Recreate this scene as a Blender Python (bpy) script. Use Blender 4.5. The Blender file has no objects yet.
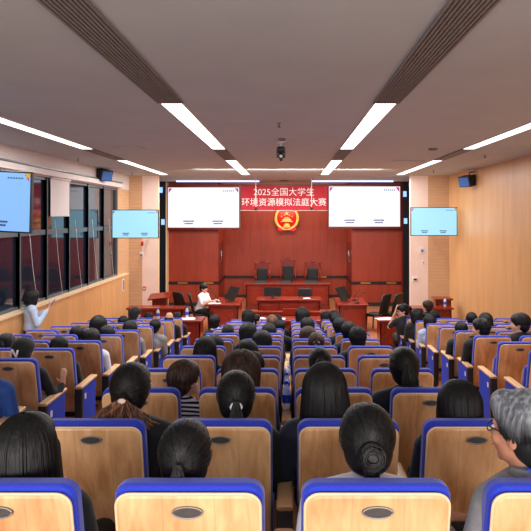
import bpy, bmesh, math, random
from mathutils import Vector, Matrix, Euler
random.seed(7)
PI = math.pi
col = bpy.context.scene.collection
FPX, VX, VY, CZ = 600.0, 289.0, 216.0, 3.30     # focal length in pixels, vanishing point, eye height over court floor
HC = 1.25                                       # ceiling above the eye
CEIL = CZ + HC
WL, WR = -4.96, 4.96

def at(px, py, d):
    return Vector(((px - VX) * d / FPX, d, CZ - (py - VY) * d / FPX))
def X(px, d): return (px - VX) * d / FPX
def Z(py, d): return CZ - (py - VY) * d / FPX

# ------------------------------------------------------------------ materials
def lin(c):
    out = []
    for v in c:
        v /= 255.0
        out.append(v / 12.92 if v <= .04045 else ((v + .055) / 1.055) ** 2.4)
    return (out[0], out[1], out[2], 1)

def mat(name, rgb, rough=.5, metal=0, emit=0, noise=0, nscale=20, stretch=(1, 1, 1), bump=0, spec=.5, alpha=1, sheen=0):
    m = bpy.data.materials.new(name); m.use_nodes = True
    nt = m.node_tree; b = nt.nodes['Principled BSDF']
    b.inputs['Base Color'].default_value = lin(rgb)
    b.inputs['Roughness'].default_value = rough
    b.inputs['Metallic'].default_value = metal
    b.inputs['Specular IOR Level'].default_value = spec
    b.inputs['Sheen Weight'].default_value = sheen
    if alpha < 1: b.inputs['Alpha'].default_value = alpha
    if emit:
        b.inputs['Base Color'].default_value = tuple(v*.25 for v in lin(rgb)[:3])+(1,)
        b.inputs['Emission Color'].default_value = lin(rgb)
        b.inputs['Emission Strength'].default_value = emit
    if noise or bump:
        tc = nt.nodes.new('ShaderNodeTexCoord'); mp = nt.nodes.new('ShaderNodeMapping')
        mp.inputs['Scale'].default_value = stretch
        n = nt.nodes.new('ShaderNodeTexNoise'); n.inputs['Scale'].default_value = nscale; n.inputs['Detail'].default_value = 4
        nt.links.new(tc.outputs['Object'], mp.inputs['Vector']); nt.links.new(mp.outputs[0], n.inputs['Vector'])
        if noise:
            r = nt.nodes.new('ShaderNodeValToRGB')
            c = lin(rgb)
            r.color_ramp.elements[0].position = .3; r.color_ramp.elements[1].position = .7
            r.color_ramp.elements[0].color = tuple(max(0, v * (1 - noise)) for v in c[:3]) + (1,)
            r.color_ramp.elements[1].color = tuple(min(1, v * (1 + noise)) for v in c[:3]) + (1,)
            nt.links.new(n.outputs['Fac'], r.inputs[0]); nt.links.new(r.outputs[0], b.inputs['Base Color'])
        if bump:
            bp = nt.nodes.new('ShaderNodeBump'); bp.inputs['Strength'].default_value = bump; bp.inputs['Distance'].default_value = .01
            nt.links.new(n.outputs['Fac'], bp.inputs['Height']); nt.links.new(bp.outputs[0], b.inputs['Normal'])
    return m

def wood(name, light, dark, grain=(14, 14, 1.2), seam=None, seam_axis=0, rough=.4, seamcol=.6, rnd=True, arch=True, seamw=.02):
    """procedural veneer: stretched noise and long cathedral rings, thin seams every `seam` metres"""
    m = bpy.data.materials.new(name); m.use_nodes = True
    nt = m.node_tree; L = nt.links; b = nt.nodes['Principled BSDF']; b.inputs['Roughness'].default_value = rough
    tc = nt.nodes.new('ShaderNodeTexCoord'); off = nt.nodes.new('ShaderNodeVectorMath'); off.operation = 'ADD'
    L.new(tc.outputs['Object'], off.inputs[0])
    if rnd:
        oi = nt.nodes.new('ShaderNodeObjectInfo'); mu = nt.nodes.new('ShaderNodeMath'); mu.operation = 'MULTIPLY'; mu.inputs[1].default_value = 37
        L.new(oi.outputs['Random'], mu.inputs[0]); cb = nt.nodes.new('ShaderNodeCombineXYZ')
        L.new(mu.outputs[0], cb.inputs[1]); L.new(cb.outputs[0], off.inputs[1])
    mp = nt.nodes.new('ShaderNodeMapping'); mp.inputs['Scale'].default_value = grain; L.new(off.outputs[0], mp.inputs[0])
    n = nt.nodes.new('ShaderNodeTexNoise'); n.inputs['Scale'].default_value = 2.2; n.inputs['Detail'].default_value = 7; n.inputs['Roughness'].default_value = .6
    n.inputs['Distortion'].default_value = .6
    L.new(mp.outputs[0], n.inputs['Vector'])
    w = nt.nodes.new('ShaderNodeTexWave'); w.wave_type = 'RINGS'; w.inputs['Scale'].default_value = .35; w.inputs['Distortion'].default_value = 6
    w.inputs['Detail'].default_value = 3; L.new(mp.outputs[0], w.inputs['Vector'])
    mx = nt.nodes.new('ShaderNodeMath'); mx.operation = 'MULTIPLY_ADD'; mx.inputs[1].default_value = .28 if arch else .05
    L.new(w.outputs['Fac'], mx.inputs[0]); L.new(n.outputs['Fac'], mx.inputs[2])
    r = nt.nodes.new('ShaderNodeValToRGB'); r.color_ramp.elements[0].position = .35; r.color_ramp.elements[1].position = .95
    r.color_ramp.elements[0].color = lin(light); r.color_ramp.elements[1].color = lin(dark)
    L.new(mx.outputs[0], r.inputs[0]); out = r.outputs[0]
    if seam:
        sp = nt.nodes.new('ShaderNodeSeparateXYZ'); L.new(tc.outputs['Object'], sp.inputs[0])
        d = nt.nodes.new('ShaderNodeMath'); d.operation = 'DIVIDE'; d.inputs[1].default_value = seam; L.new(sp.outputs[seam_axis], d.inputs[0])
        a5 = nt.nodes.new('ShaderNodeMath'); a5.operation = 'ADD'; a5.inputs[1].default_value = .5; L.new(d.outputs[0], a5.inputs[0])
        f = nt.nodes.new('ShaderNodeMath'); f.operation = 'FRACT'; L.new(a5.outputs[0], f.inputs[0])
        lt = nt.nodes.new('ShaderNodeMath'); lt.operation = 'LESS_THAN'; lt.inputs[1].default_value = seamw; L.new(f.outputs[0], lt.inputs[0])
        mc = nt.nodes.new('ShaderNodeMixRGB'); mc.blend_type = 'MULTIPLY'; mc.inputs[2].default_value = (seamcol, seamcol, seamcol, 1)
        L.new(lt.outputs[0], mc.inputs[0]); L.new(out, mc.inputs[1]); out = mc.outputs[0]
    L.new(out, b.inputs['Base Color'])
    return m

def hairmat(name, rgb, hi):
    m = bpy.data.materials.new(name); m.use_nodes = True
    nt = m.node_tree; L = nt.links; b = nt.nodes['Principled BSDF']; b.inputs['Roughness'].default_value = .5
    b.inputs['Specular IOR Level'].default_value = .35
    tc = nt.nodes.new('ShaderNodeTexCoord'); mp = nt.nodes.new('ShaderNodeMapping'); mp.inputs['Scale'].default_value = (1, 1, .10)
    n = nt.nodes.new('ShaderNodeTexNoise'); n.inputs['Scale'].default_value = 70; n.inputs['Detail'].default_value = 3; n.inputs['Distortion'].default_value = .3
    L.new(tc.outputs['Object'], mp.inputs[0]); L.new(mp.outputs[0], n.inputs['Vector'])
    r = nt.nodes.new('ShaderNodeValToRGB'); r.color_ramp.elements[0].position = .42; r.color_ramp.elements[1].position = .72
    r.color_ramp.elements[0].color = lin(rgb); r.color_ramp.elements[1].color = lin(hi)
    bp = nt.nodes.new('ShaderNodeBump'); bp.inputs['Strength'].default_value = .55; bp.inputs['Distance'].default_value = .006
    L.new(n.outputs['Fac'], r.inputs[0]); L.new(r.outputs[0], b.inputs['Base Color'])
    L.new(n.outputs['Fac'], bp.inputs['Height']); L.new(bp.outputs[0], b.inputs['Normal'])
    return m

M = dict(
    ceiling=mat('ceiling_paint', (190, 202, 207), .85, noise=.03, nscale=1.5),
    white=mat('white_paint', (225, 218, 215), .6, noise=.03, nscale=3),
    redwood=wood('red_wood_panelling', (160, 56, 28), (122, 36, 18), (3, 3, .35), seam=.62, rough=.5, arch=False, rnd=False),
    redgloss=wood('red_lacquered_wood', (138, 42, 24), (98, 24, 13), (5, 5, 5), rough=.25, arch=False),
    reddark=wood('dark_red_wood', (120, 34, 20), (70, 16, 10), (5, 5, 5), rough=.3, arch=False),
    wallwood=wood('light_wall_veneer', (216, 164, 108), (190, 138, 86), (1.5, 1.5, .18), seam=.6, seam_axis=1, rough=.42, arch=False, rnd=False, seamcol=.82, seamw=.03),
    slatwood=wood('narrow_slat_veneer', (212, 164, 112), (184, 136, 90), (1.5, 1.5, .2), seam=.15, seam_axis=1, rough=.38, arch=False, rnd=False, seamcol=.8, seamw=.08),
    palewood=wood('pale_acoustic_panel', (208, 168, 130), (186, 144, 106), (1, 1, 12), seam=.09, seam_axis=2, rough=.5, arch=False, rnd=False, seamcol=.85, seamw=.1),
    pink=mat('pale_pink_panel', (232, 208, 196), .45, noise=.04, nscale=3),
    seatwood=wood('seat_back_veneer', (242, 196, 144), (190, 134, 84), (9, 9, 1.0), seam=.165, rough=.38, seamcol=.84, seamw=.03),
    lip=mat('pale_beech_edge', (236, 205, 165), .4, noise=.05, nscale=30),
    armwood=wood('armrest_beech', (224, 180, 132), (186, 138, 92), (14, 2, 14), rough=.35, arch=False),
    blue=mat('royal_blue_upholstery', (14, 48, 186), .8, noise=.12, nscale=160, bump=.15, sheen=.3),
    bluep=mat('royal_blue_side_panel', (14, 50, 176), .75, noise=.1, nscale=120),
    black=mat('black_plastic', (18, 18, 20), .45, noise=.1, nscale=60),
    leather=mat('black_leather', (14, 15, 17), .5, noise=.15, nscale=40, bump=.3),
    darkmetal=mat('dark_window_metal', (78, 90, 96), .45, noise=.08, nscale=30),
    blackcol=mat('black_column_cladding', (24, 30, 36), .35, noise=.1, nscale=4),
    grey=mat('grey_metal', (120, 120, 122), .4, metal=.5, noise=.08, nscale=40),
    silver=mat('brushed_badge_metal', (150, 148, 146), .35, metal=.7, noise=.1, nscale=80),
    badge=mat('dark_badge_enamel', (66, 64, 62), .35, noise=.1, nscale=80),
    grille=mat('grille_slat_grey', (128, 126, 124), .6, noise=.05, nscale=30),
    gap=mat('grille_shadow_gap', (40, 39, 38), .9, noise=.1, nscale=30),
    light=mat('led_panel', (255, 250, 246), .5, emit=3.2),
    lightblue=mat('cool_led_strip', (190, 205, 255), .5, emit=3.0),
    bluebox=mat('pale_blue_lit_box', (150, 200, 255), .5, emit=1.3),
    screen=mat('projection_white', (250, 250, 255), .5, emit=.95),
    tv=mat('television_cyan_white', (158, 216, 240), .4, emit=1.0),
    tvnear=mat('television_blue_white', (132, 182, 240), .4, emit=1.0),
    mauve=mat('magenta_mark', (214, 70, 170), .5, emit=.6),
    cap=mat('caption_blue', (70, 105, 165), .5, emit=.35),
    yellow=mat('yellow_mark', (235, 200, 40), .5, emit=.6),
    banner=mat('red_banner_cloth', (176, 16, 40), .7, noise=.06, nscale=10),
    lettering=mat('white_lettering', (240, 226, 226), .6, noise=.02, nscale=30),
    gold=mat('emblem_gold', (250, 206, 96), .4, metal=.0, noise=.08, nscale=40),
    emred=mat('emblem_red', (232, 22, 24), .4, noise=.05, nscale=30),
    brass=mat('brass_rail', (176, 130, 70), .35, metal=.7, noise=.1, nscale=30),
    glass=mat('dark_window_glass', (26, 34, 48), .06, noise=.05, nscale=2, spec=1.0),  # blue in the base colour stands in for screen light reflected in the glass
    blind=mat('roller_blind_fabric', (216, 208, 206), .8, noise=.03, nscale=80),
    cord=mat('white_cord', (205, 200, 198), .6, noise=.03, nscale=30),
    floor=wood('warm_floor_boards', (186, 122, 84), (142, 84, 54), (6, .6, 6), seam=.15, rough=.3, arch=False, rnd=False, seamcol=.7, seamw=.03),
    paper=mat('white_paper', (238, 236, 240), .7, noise=.02, nscale=20),
    speakerfront=mat('speaker_grille_blue_grey', (60, 110, 185), .45, noise=.25, nscale=90),
    bottle=mat('clear_bottle_plastic', (225, 235, 250), .2, noise=.03, nscale=20, alpha=.7),
    blabel=mat('blue_bottle_label', (40, 86, 205), .4, noise=.1, nscale=40),
    red=mat('bright_red_plastic', (205, 24, 26), .45, noise=.05, nscale=30),
    skin=mat('skin', (214, 160, 134), .5, noise=.05, nscale=25),
    skin2=mat('tanned_skin', (190, 132, 104), .5, noise=.06, nscale=25),
    h_black=hairmat('black_hair', (6, 6, 7), (26, 24, 25)),
    h_brown=hairmat('dark_brown_hair', (38, 24, 19), (84, 56, 44)),
    h_tail=hairmat('tinted_brown_ends', (70, 42, 26), (150, 100, 66)),
    h_light=hairmat('light_brown_hair', (96, 64, 44), (150, 108, 76)),
    h_grey=hairmat('silver_grey_hair', (92, 96, 102), (165, 170, 178)),
    c_black=mat('black_suit_cloth', (17, 18, 21), .8, noise=.15, nscale=60, sheen=.1),
    c_navy=mat('navy_suit_cloth', (22, 30, 50), .8, noise=.15, nscale=60, sheen=.1),
    c_blue=mat('blue_jacket_cloth', (20, 62, 130), .8, noise=.15, nscale=40),
    c_grey=mat('grey_shirt_cloth', (132, 132, 134), .8, noise=.1, nscale=60),
    c_white=mat('white_shirt_cloth', (226, 228, 236), .75, noise=.05, nscale=40),
    c_pale=mat('pale_blue_sweater', (176, 194, 222), .85, noise=.08, nscale=40, bump=.2),
    c_pants=mat('black_trousers', (14, 14, 16), .8, noise=.1, nscale=60),
    shoe=mat('black_shoe_leather', (14, 13, 13), .3, noise=.1, nscale=40),
    lens=mat('spectacle_lens', (150, 170, 190), .05, noise=.02, nscale=10, alpha=.25),
)
def stripes():
    m = mat('black_and_white_striped_knit', (230, 230, 230), .8); nt = m.node_tree; L = nt.links
    tc = nt.nodes.new('ShaderNodeTexCoord'); w = nt.nodes.new('ShaderNodeTexWave'); w.bands_direction = 'Z'; w.inputs['Scale'].default_value = 12
    r = nt.nodes.new('ShaderNodeValToRGB'); r.color_ramp.interpolation = 'CONSTANT'
    r.color_ramp.elements[0].color = lin((18, 18, 22)); r.color_ramp.elements[1].position = .5; r.color_ramp.elements[1].color = lin((232, 232, 238))
    L.new(tc.outputs['Object'], w.inputs['Vector']); L.new(w.outputs['Fac'], r.inputs[0]); L.new(r.outputs[0], nt.nodes['Principled BSDF'].inputs['Base Color'])
    return m
M['c_stripe'] = stripes()
def grey_gradient(m):
    nt = m.node_tree; L = nt.links; b = nt.nodes['Principled BSDF']; src = b.inputs['Base Color'].links[0].from_socket
    tc = nt.nodes.new('ShaderNodeTexCoord'); sp = nt.nodes.new('ShaderNodeSeparateXYZ'); L.new(tc.outputs['Object'], sp.inputs[0])
    n = nt.nodes.new('ShaderNodeTexNoise'); n.inputs['Scale'].default_value = 14; L.new(tc.outputs['Object'], n.inputs['Vector'])
    ad = nt.nodes.new('ShaderNodeMath'); ad.operation = 'MULTIPLY_ADD'; ad.inputs[1].default_value = .10; L.new(n.outputs['Fac'], ad.inputs[0]); L.new(sp.outputs[2], ad.inputs[2])
    r = nt.nodes.new('ShaderNodeMapRange'); r.inputs['From Min'].default_value = 1.16; r.inputs['From Max'].default_value = 1.24; L.new(ad.outputs[0], r.inputs['Value'])
    mx = nt.nodes.new('ShaderNodeMixRGB'); mx.inputs[1].default_value = lin((26, 27, 30)); L.new(r.outputs[0], mx.inputs[0]); L.new(src, mx.inputs[2]); L.new(mx.outputs[0], b.inputs['Base Color'])
grey_gradient(M['h_grey'])

# ------------------------------------------------------------------ mesh builder
class MB:
    def __init__(s): s.bm = bmesh.new(); s.mats = []
    def mi(s, m):
        if m not in s.mats: s.mats.append(m)
        return s.mats.index(m)
    def add(s, verts, faces, m, smooth=False):
        vs = [s.bm.verts.new(v) for v in verts]; i = s.mi(m)
        for f in faces:
            try:
                fc = s.bm.faces.new([vs[k] for k in f]); fc.material_index = i; fc.smooth = smooth
            except ValueError: pass
        return s
    def box(s, x0, x1, y0, y1, z0, z1, m, mtx=None, bev=0):
        if bev:
            b2 = bmesh.new(); bmesh.ops.create_cube(b2, size=1)
            for v in b2.verts: v.co = Vector(((x0+x1)/2 + v.co.x*(x1-x0), (y0+y1)/2 + v.co.y*(y1-y0), (z0+z1)/2 + v.co.z*(z1-z0)))
            bmesh.ops.bevel(b2, geom=b2.edges[:], offset=bev, segments=2, profile=.6, affect='EDGES')
            vs = [(mtx @ v.co) if mtx else v.co.copy() for v in b2.verts]; b2.verts.index_update()
            s.add(vs, [[v.index for v in f.verts] for f in b2.faces], m); b2.free(); return s
        c = [Vector((x, y, z)) for x in (x0, x1) for y in (y0, y1) for z in (z0, z1)]
        if mtx: c = [mtx @ v for v in c]
        return s.add(c, [(0, 1, 3, 2), (4, 6, 7, 5), (0, 4, 5, 1), (2, 3, 7, 6), (0, 2, 6, 4), (1, 5, 7, 3)], m)
    def ell(s, c, r, m, seg=16, rings=10, mtx=None):
        if not hasattr(r, '__len__'): r = (r, r, r)
        c = Vector(c); vs = [c + Vector((0, 0, r[2]))]; 
        for i in range(1, rings):
            t = PI*i/rings
            for j in range(seg):
                p = 2*PI*j/seg; vs.append(c + Vector((r[0]*math.sin(t)*math.cos(p), r[1]*math.sin(t)*math.sin(p), r[2]*math.cos(t))))
        vs.append(c - Vector((0, 0, r[2])))
        if mtx: vs = [mtx @ v for v in vs]
        fs = []
        for j in range(seg): fs.append((0, 1+j, 1+(j+1) % seg))
        for i in range(rings-2):
            for j in range(seg):
                a = 1+i*seg+j; b = 1+i*seg+(j+1) % seg; fs.append((a, a+seg, b+seg, b))
        e = len(vs)-1; o = 1+(rings-2)*seg
        for j in range(seg): fs.append((o+j, e, o+(j+1) % seg))
        return s.add(vs, fs, m, True)
    def tube(s, pts, r, m, seg=10, r1=None, caps=True):
        pts = [Vector(p) for p in pts]; n = len(pts); vs = []; fs = []
        u = None
        for i, p in enumerate(pts):
            d = (pts[min(i+1, n-1)] - pts[max(i-1, 0)]).normalized()
            u = d.cross(Vector((0, 0, 1)) if abs(d.z) < .9 else Vector((0, 1, 0))).normalized() if u is None or d.cross(u).length < .05 else (u-d*u.dot(d)).normalized()
            w = d.cross(u)
            rr = r if r1 is None else r + (r1-r)*i/(n-1)
            for j in range(seg):
                a = 2*PI*j/seg; vs.append(p + (u*math.cos(a) + w*math.sin(a))*rr)
        for i in range(n-1):
            for j in range(seg):
                a = i*seg+j; b = i*seg+(j+1) % seg; fs.append((a, b, b+seg, a+seg))
        if caps: fs += [tuple(range(seg-1, -1, -1)), tuple(range((n-1)*seg, n*seg))]
        return s.add(vs, fs, m, True)
    def lathe(s, c, prof, m, seg=16, axis='z'):
        vs = []; fs = []; c = Vector(c)
        for (r, h) in prof:
            for j in range(seg):
                a = 2*PI*j/seg
                v = Vector((r*math.cos(a), r*math.sin(a), h)) if axis == 'z' else Vector((r*math.cos(a), -h, r*math.sin(a)))
                vs.append(c+v)
        n = len(prof)
        for i in range(n-1):
            for j in range(seg):
                a = i*seg+j; b = i*seg+(j+1) % seg; fs.append((a, b, b+seg, a+seg))
        fs += [tuple(range(seg-1, -1, -1)), tuple(range((n-1)*seg, n*seg))]
        return s.add(vs, fs, m, True)
    def rprism(s, w, z0, z1, r, y0, y1, bev, m, shear=lambda z: 0, rb=None, seg=6, inset_top=0):
        """rounded rectangle in x-z, thick in y, softened edges, sheared back"""
        rb = r if rb is None else rb
        def loop(ins, y):
            o = []; hw = w/2-ins
            for (cx, cz, rr, a0) in ((hw-r, z1-ins-r, r, 0), (-hw+r, z1-ins-r, r, PI/2), (-hw+rb, z0+ins+rb, rb, PI), (hw-rb, z0+ins+rb, rb, 1.5*PI)):
                for k in range(seg+1):
                    a = a0+PI/2*k/seg; x = cx+rr*math.cos(a); z = cz+rr*math.sin(a); o.append(Vector((x, y+shear(z), z)))
            return o
        ls = [loop(bev, y0), loop(bev*.3, y0+bev*.3), loop(0, y0+bev), loop(0, y1-bev), loop(bev*.3, y1-bev*.3), loop(bev, y1)]
        n = len(ls[0]); vs = [v for l in ls for v in l]; fs = []
        for i in range(5):
            for j in range(n):
                a = i*n+j; b = i*n+(j+1) % n; fs.append((a, b, b+n, a+n))
        fs += [tuple(range(n-1, -1, -1)), tuple(range(5*n, 6*n))]
        return s.add(vs, fs, m)
    def poly(s, pts2, y0, y1, m, plane='xz'):
        n = len(pts2)
        P = (lambda a, b, t: Vector((a, t, b))) if plane == 'xz' else (lambda a, b, t: Vector((t, a, b)))
        vs = [P(a, b, y0) for a, b in pts2] + [P(a, b, y1) for a, b in pts2]
        fs = [tuple(range(n)), tuple(range(2*n-1, n-1, -1))] + [(i, (i+1) % n+n, i+n)[:0] or (i, i+n, (i+1) % n+n, (i+1) % n) for i in range(n)]
        return s.add(vs, fs, m)
    def mesh(s, name):
        bmesh.ops.recalc_face_normals(s.bm, faces=s.bm.faces[:])
        me = bpy.data.meshes.new(name); s.bm.to_mesh(me); s.bm.free()
        for m in s.mats: me.materials.append(m)
        return me
    def build(s, name, parent=None, loc=None):
        o = bpy.data.objects.new(name, s.mesh(name)); col.objects.link(o)
        if parent: o.parent = parent
        if loc: o.location = loc
        return o

def tag(o, label, cat, group=None, kind=None):
    o['label'] = label; o['category'] = cat
    if group: o['group'] = group
    if kind: o['kind'] = kind
    return o
def thing(name, label, cat, loc=(0, 0, 0), rz=0, group=None):
    o = bpy.data.objects.new(name, None); o.empty_display_size = .1; col.objects.link(o)
    o.location = loc; o.rotation_euler = (0, 0, rz)
    return tag(o, label, cat, group)
def structure(o):
    o['kind'] = 'structure'; return o
def text_obj(name, body, size, m, parent, loc, rot, extrude=.002, align='CENTER', bold=0.0):
    cu = bpy.data.curves.new(name+'_curve', 'FONT'); cu.body = body; cu.size = size; cu.extrude = extrude; cu.align_x = align; cu.align_y = 'CENTER'; cu.offset = bold
    t = bpy.data.objects.new(name+'_tmp', cu); col.objects.link(t)
    dg = bpy.context.evaluated_depsgraph_get(); dg.update()
    me = bpy.data.meshes.new_from_object(t.evaluated_get(dg)); bpy.data.objects.remove(t); bpy.data.curves.remove(cu)
    me.materials.clear(); me.materials.append(m)
    o = bpy.data.objects.new(name, me); col.objects.link(o); o.parent = parent; o.location = loc; o.rotation_euler = rot
    return o

# ------------------------------------------------------------------ setting
D0, S0, PITCH, RISE = 1.89, 1.06, .90, .108
def F(n): return 1.887 + RISE*n                 # floor below the eye at centre row n
def floor_z(y):
    n = (y-D0)/PITCH
    return CZ - min(3.30, max(F(0), F(n)))
YF = D0 + PITCH*(3.30-1.887)/RISE               # where the slope meets the court floor
b = MB()
pr = [(-3.2, floor_z(0)), (D0, floor_z(D0)), (YF, 0), (25.2, 0), (25.2, -.3), (YF, -.3), (-3.2, -.3)]
b.poly(pr, -5.2, 5.2, M['floor'], plane='yz'); structure(b.build('floor'))
b = MB(); b.box(-5.2, 5.2, -3.2, 25.2, CEIL, CEIL+.2, M['ceiling']); structure(b.build('ceiling'))
b = MB(); b.box(-5.2, 5.2, -3.4, -3.2, 0, CEIL, M['white']); structure(b.build('wall_back'))
# right wall in slatted veneer
b = MB(); b.box(WR, WR+.2, -3.2, 18.6, 0, CEIL, M['slatwood']); b.box(WR, WR+.2, 18.6, 25.2, 0, CEIL, M['blackcol']); structure(b.build('wall_right'))
b = MB(); b.box(WR-.015, WR, -3.2, 18.4, 0, CEIL, M['slatwood']); 
structure(b.build('trim_1'))
# left wall: wainscot up to the sill, windows, white pelmet band above
SILL, WTOP, TRANS = CZ-1.73, CZ+.80, CZ-.33
b = MB()
b.box(WL-.2, WL, -3.2, 17.4, 0, SILL-.03, M['wallwood']); b.box(WL-.2, WL, 17.4, 18.6, 0, WTOP, M['palewood'])
b.box(WL-.2, WL, 17.4, 18.6, WTOP, CEIL, M['white'])
b.box(WL-.2, WL, -3.2, 17.4, WTOP, CEIL, M['white'])
b.box(WL-.2, WL, 18.6, 25.2, 0, CEIL, M['blackcol'])
structure(b.build('wall_left'))
b = MB(); b.box(WL, WL+.10, -3.2, 18.1, 0, SILL-.03, M['wallwood']); b.box(WL-.15, WL+.13, -3.2, 18.12, SILL-.03, SILL+.01, M['lip'])
structure(b.build('trim_2'))
b = MB(); b.box(WL, WL+.10, -3.2, 17.6, WTOP+.02, WTOP+.14, M['white'], bev=.01); b.box(WL, WL+.06, -3.2, 17.7, WTOP+.16, WTOP+.19, M['grey'])
structure(b.build('trim_3'))
mull = [1.5, 2.7, 3.9, 5.1, 6.3, 7.5, 8.7, 9.9, 11.1, 12.35, 13.6, 14.9, 16.15, 17.4]
for i in range(len(mull)-1):
    y0, y1 = mull[i], mull[i+1]
    fr = MB()
    fr.box(WL-.12, WL-.02, y0-.05, y0+.05, SILL, WTOP, M['darkmetal']); fr.box(WL-.12, WL-.02, y1-.05, y1, SILL, WTOP, M['darkmetal'])
    for z0, z1 in ((SILL, SILL+.06), (TRANS-.05, TRANS+.05), (WTOP-.06, WTOP)): fr.box(WL-.11, WL-.03, y0+.05, y1-.05, z0, z1, M['darkmetal'])
    w = structure(fr.build('window_%d' % (i+1)))
    for z0, z1 in ((SILL+.06, TRANS-.05), (TRANS+.05, WTOP-.06)):
        g = MB(); g.box(WL-.085, WL-.075, y0+.05, y1-.05, z0, z1, M['glass']); g.build('pane', w)
b = MB(); b.box(WL-.2, WL, -3.2, 1.5, SILL-.03, WTOP, M['white']); b.box(WL-.5, WL-.45, -3.2, 18, 0, CEIL, M['gap']); structure(b.build('wall_outer_left'))
# roller blinds
for (y0, y1, zb, lab) in ((12.45, 13.5, Z(215, 12.9), 'white roller blind pulled a third down over a left window'),):
    t = thing('roller_blind', lab, 'blind', (WL+.01, (y0+y1)/2, WTOP))
    q = MB(); q.box(0, .006, -(y1-y0)/2, (y1-y0)/2, zb-WTOP, 0, M['blind']); q.build('fabric', t)
    q = MB(); q.tube([(.02, -(y1-y0)/2, .0), (.02, (y1-y0)/2, .0)], .03, M['blind']); q.build('roller', t)
    q = MB(); q.box(-.004, .014, -(y1-y0)/2, (y1-y0)/2, zb-WTOP-.03, zb-WTOP, M['cord']); q.build('bottom_bar', t)
for i, y in enumerate((11.4, 12.7, 13.9, 15.1, 16.5)):
    q = MB(); q.tube([(0, 0, 0), (.03, .12, -.9), (.06, .26, -1.6), (.12, .3, -1.9), (.13, .34, -2.25)], .004, M['cord'], 6)
    o = q.build('blind_cord', None, (WL+.01, y, TRANS+.25))
    tag(o, 'white blind cord hanging across the %s dark window pane from the camera side' % ('second', 'third', 'fourth', 'fifth', 'sixth')[i], 'cord', 'blind cords on the left windows')
# return walls beside the court
b = MB(); b.box(-4.96, -4.55, 18.6, 18.8, 0, CEIL, M['palewood']); b.box(-4.55, -4.09, 18.6, 18.8, 0, CEIL, M['pink']); b.box(-4.09, -4.06, 18.6, 18.8, 0, CEIL, M['lip']); structure(b.build('wall_return_left'))
b = MB(); b.box(4.31, 4.96, 18.6, 18.8, 0, CEIL, M['palewood']); b.box(3.77, 4.31, 18.6, 18.8, 0, CEIL, M['pink']); structure(b.build('wall_return_right'))
# front wall: two nearer bays, deeper centre, black cladding in the corners
XL, XR = -2.60, 2.31
b = MB(); b.box(-4.44, XL, 22.0, 24.4, 0, CEIL, M['redwood']); structure(b.build('wall_front_left'))
b = MB(); b.box(XR, 4.14, 22.0, 24.4, 0, CEIL, M['redwood']); structure(b.build('wall_front_right'))
b = MB(); b.box(XL, XR, 24.2, 24.4, 0, CEIL, M['redwood']); structure(b.build('wall_front'))
b = MB(); b.box(-4.96, -4.44, 21.8, 22.2, 0, CEIL, M['blackcol']); b.box(-4.46, -4.41, 21.7, 22.0, 0, CEIL, M['lip']); structure(b.build('trim_4'))
b = MB(); b.box(4.14, 4.96, 21.8, 22.2, 0, CEIL, M['blackcol']); b.box(4.11, 4.14, 21.75, 22.0, 0, CEIL, M['reddark']); structure(b.build('trim_5'))
RZ = Z(282.9, 22.0)
b = MB()
for x0, x1, y in ((-4.41, XL+.02, 22.0), (XR-.02, 4.11, 22.0), (XL, XR, 24.2)):
    b.box(x0, x1, y-.03, y, RZ-.05, RZ+.05, M['black'])
    for f in (.28, .8):
        xm = x0+(x1-x0)*f; b.box(xm-.18, xm+.18, y-.036, y-.03, RZ-.035, RZ+.035, M['brass'])
b.box(XL, XL+.03, 22.0, 24.2, RZ-.05, RZ+.05, M['black']); b.box(XR-.03, XR, 22.0, 24.2, RZ-.05, RZ+.05, M['black'])
structure(b.build('trim_6'))
b = MB()
for x0, x1, y in ((-4.41, XL+.02, 22.0), (XR-.02, 4.11, 22.0), (XL, XR, 24.2)): b.box(x0, x1, y-.03, y, 0, .13, M['gap'])
structure(b.build('baseboard_front'))
for i, (x, s) in enumerate(((XL, 1), (XR, -1))):
    b = MB(); b.box(min(x, x+s*.02), max(x, x+s*.02), 22.4, 23.5, 0, 2.3, M['reddark']); d = structure(b.build('door_%d' % (i+1)))
    h = MB(); h.tube([(x+s*.06, 22.55, 1.55), (x+s*.06, 22.55, 2.0)], .02, M['silver']); h.box(min(x+s*.02, x+s*.06), max(x+s*.02, x+s*.06), 22.54, 22.56, 1.6, 1.63, M['silver']); h.box(min(x+s*.02, x+s*.06), max(x+s*.02, x+s*.06), 22.54, 22.56, 1.92, 1.95, M['silver'])
    h.build('door_handle', d)

# ------------------------------------------------------------------ ceiling fittings
def strip(x0, x1, y0, y1, m, label, group='long ceiling light strips'):
    t = thing('ceiling_light', label, 'light', ((x0+x1)/2, (y0+y1)/2, CEIL), 0, group)
    hx, hy = (x1-x0)/2, (y1-y0)/2
    q = MB(); q.box(-hx, hx, -hy, hy, -.05 if hy < .2 else -.012, -.004, m); q.build('diffuser', t)
    q = MB()
    for a in ((-hx-.015, -hx, -hy, hy), (hx, hx+.015, -hy, hy), (-hx-.015, hx+.015, -hy-.015, -hy), (-hx-.015, hx+.015, hy, hy+.015)): q.box(*a, -.014, 0, M['white'])
    q.build('frame', t)
def vent(x0, x1, y0, y1, label):
    t = thing('air_grille', label, 'vent', ((x0+x1)/2, (y0+y1)/2, CEIL-.002), 0, 'dark grooved grilles between the ceiling lights')
    hx, hy = (x1-x0)/2, (y1-y0)/2
    q = MB(); q.box(-hx, hx, -hy, hy, -.006, 0, M['gap']); q.build('backing', t)
    q = MB(); n = 9
    for k in range(n+1):
        x = -hx + 2*hx*k/n; q.box(x-.009, x+.009, -hy, hy, -.02, -.006, M['grille'])
    q.build('slats', t)
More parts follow.
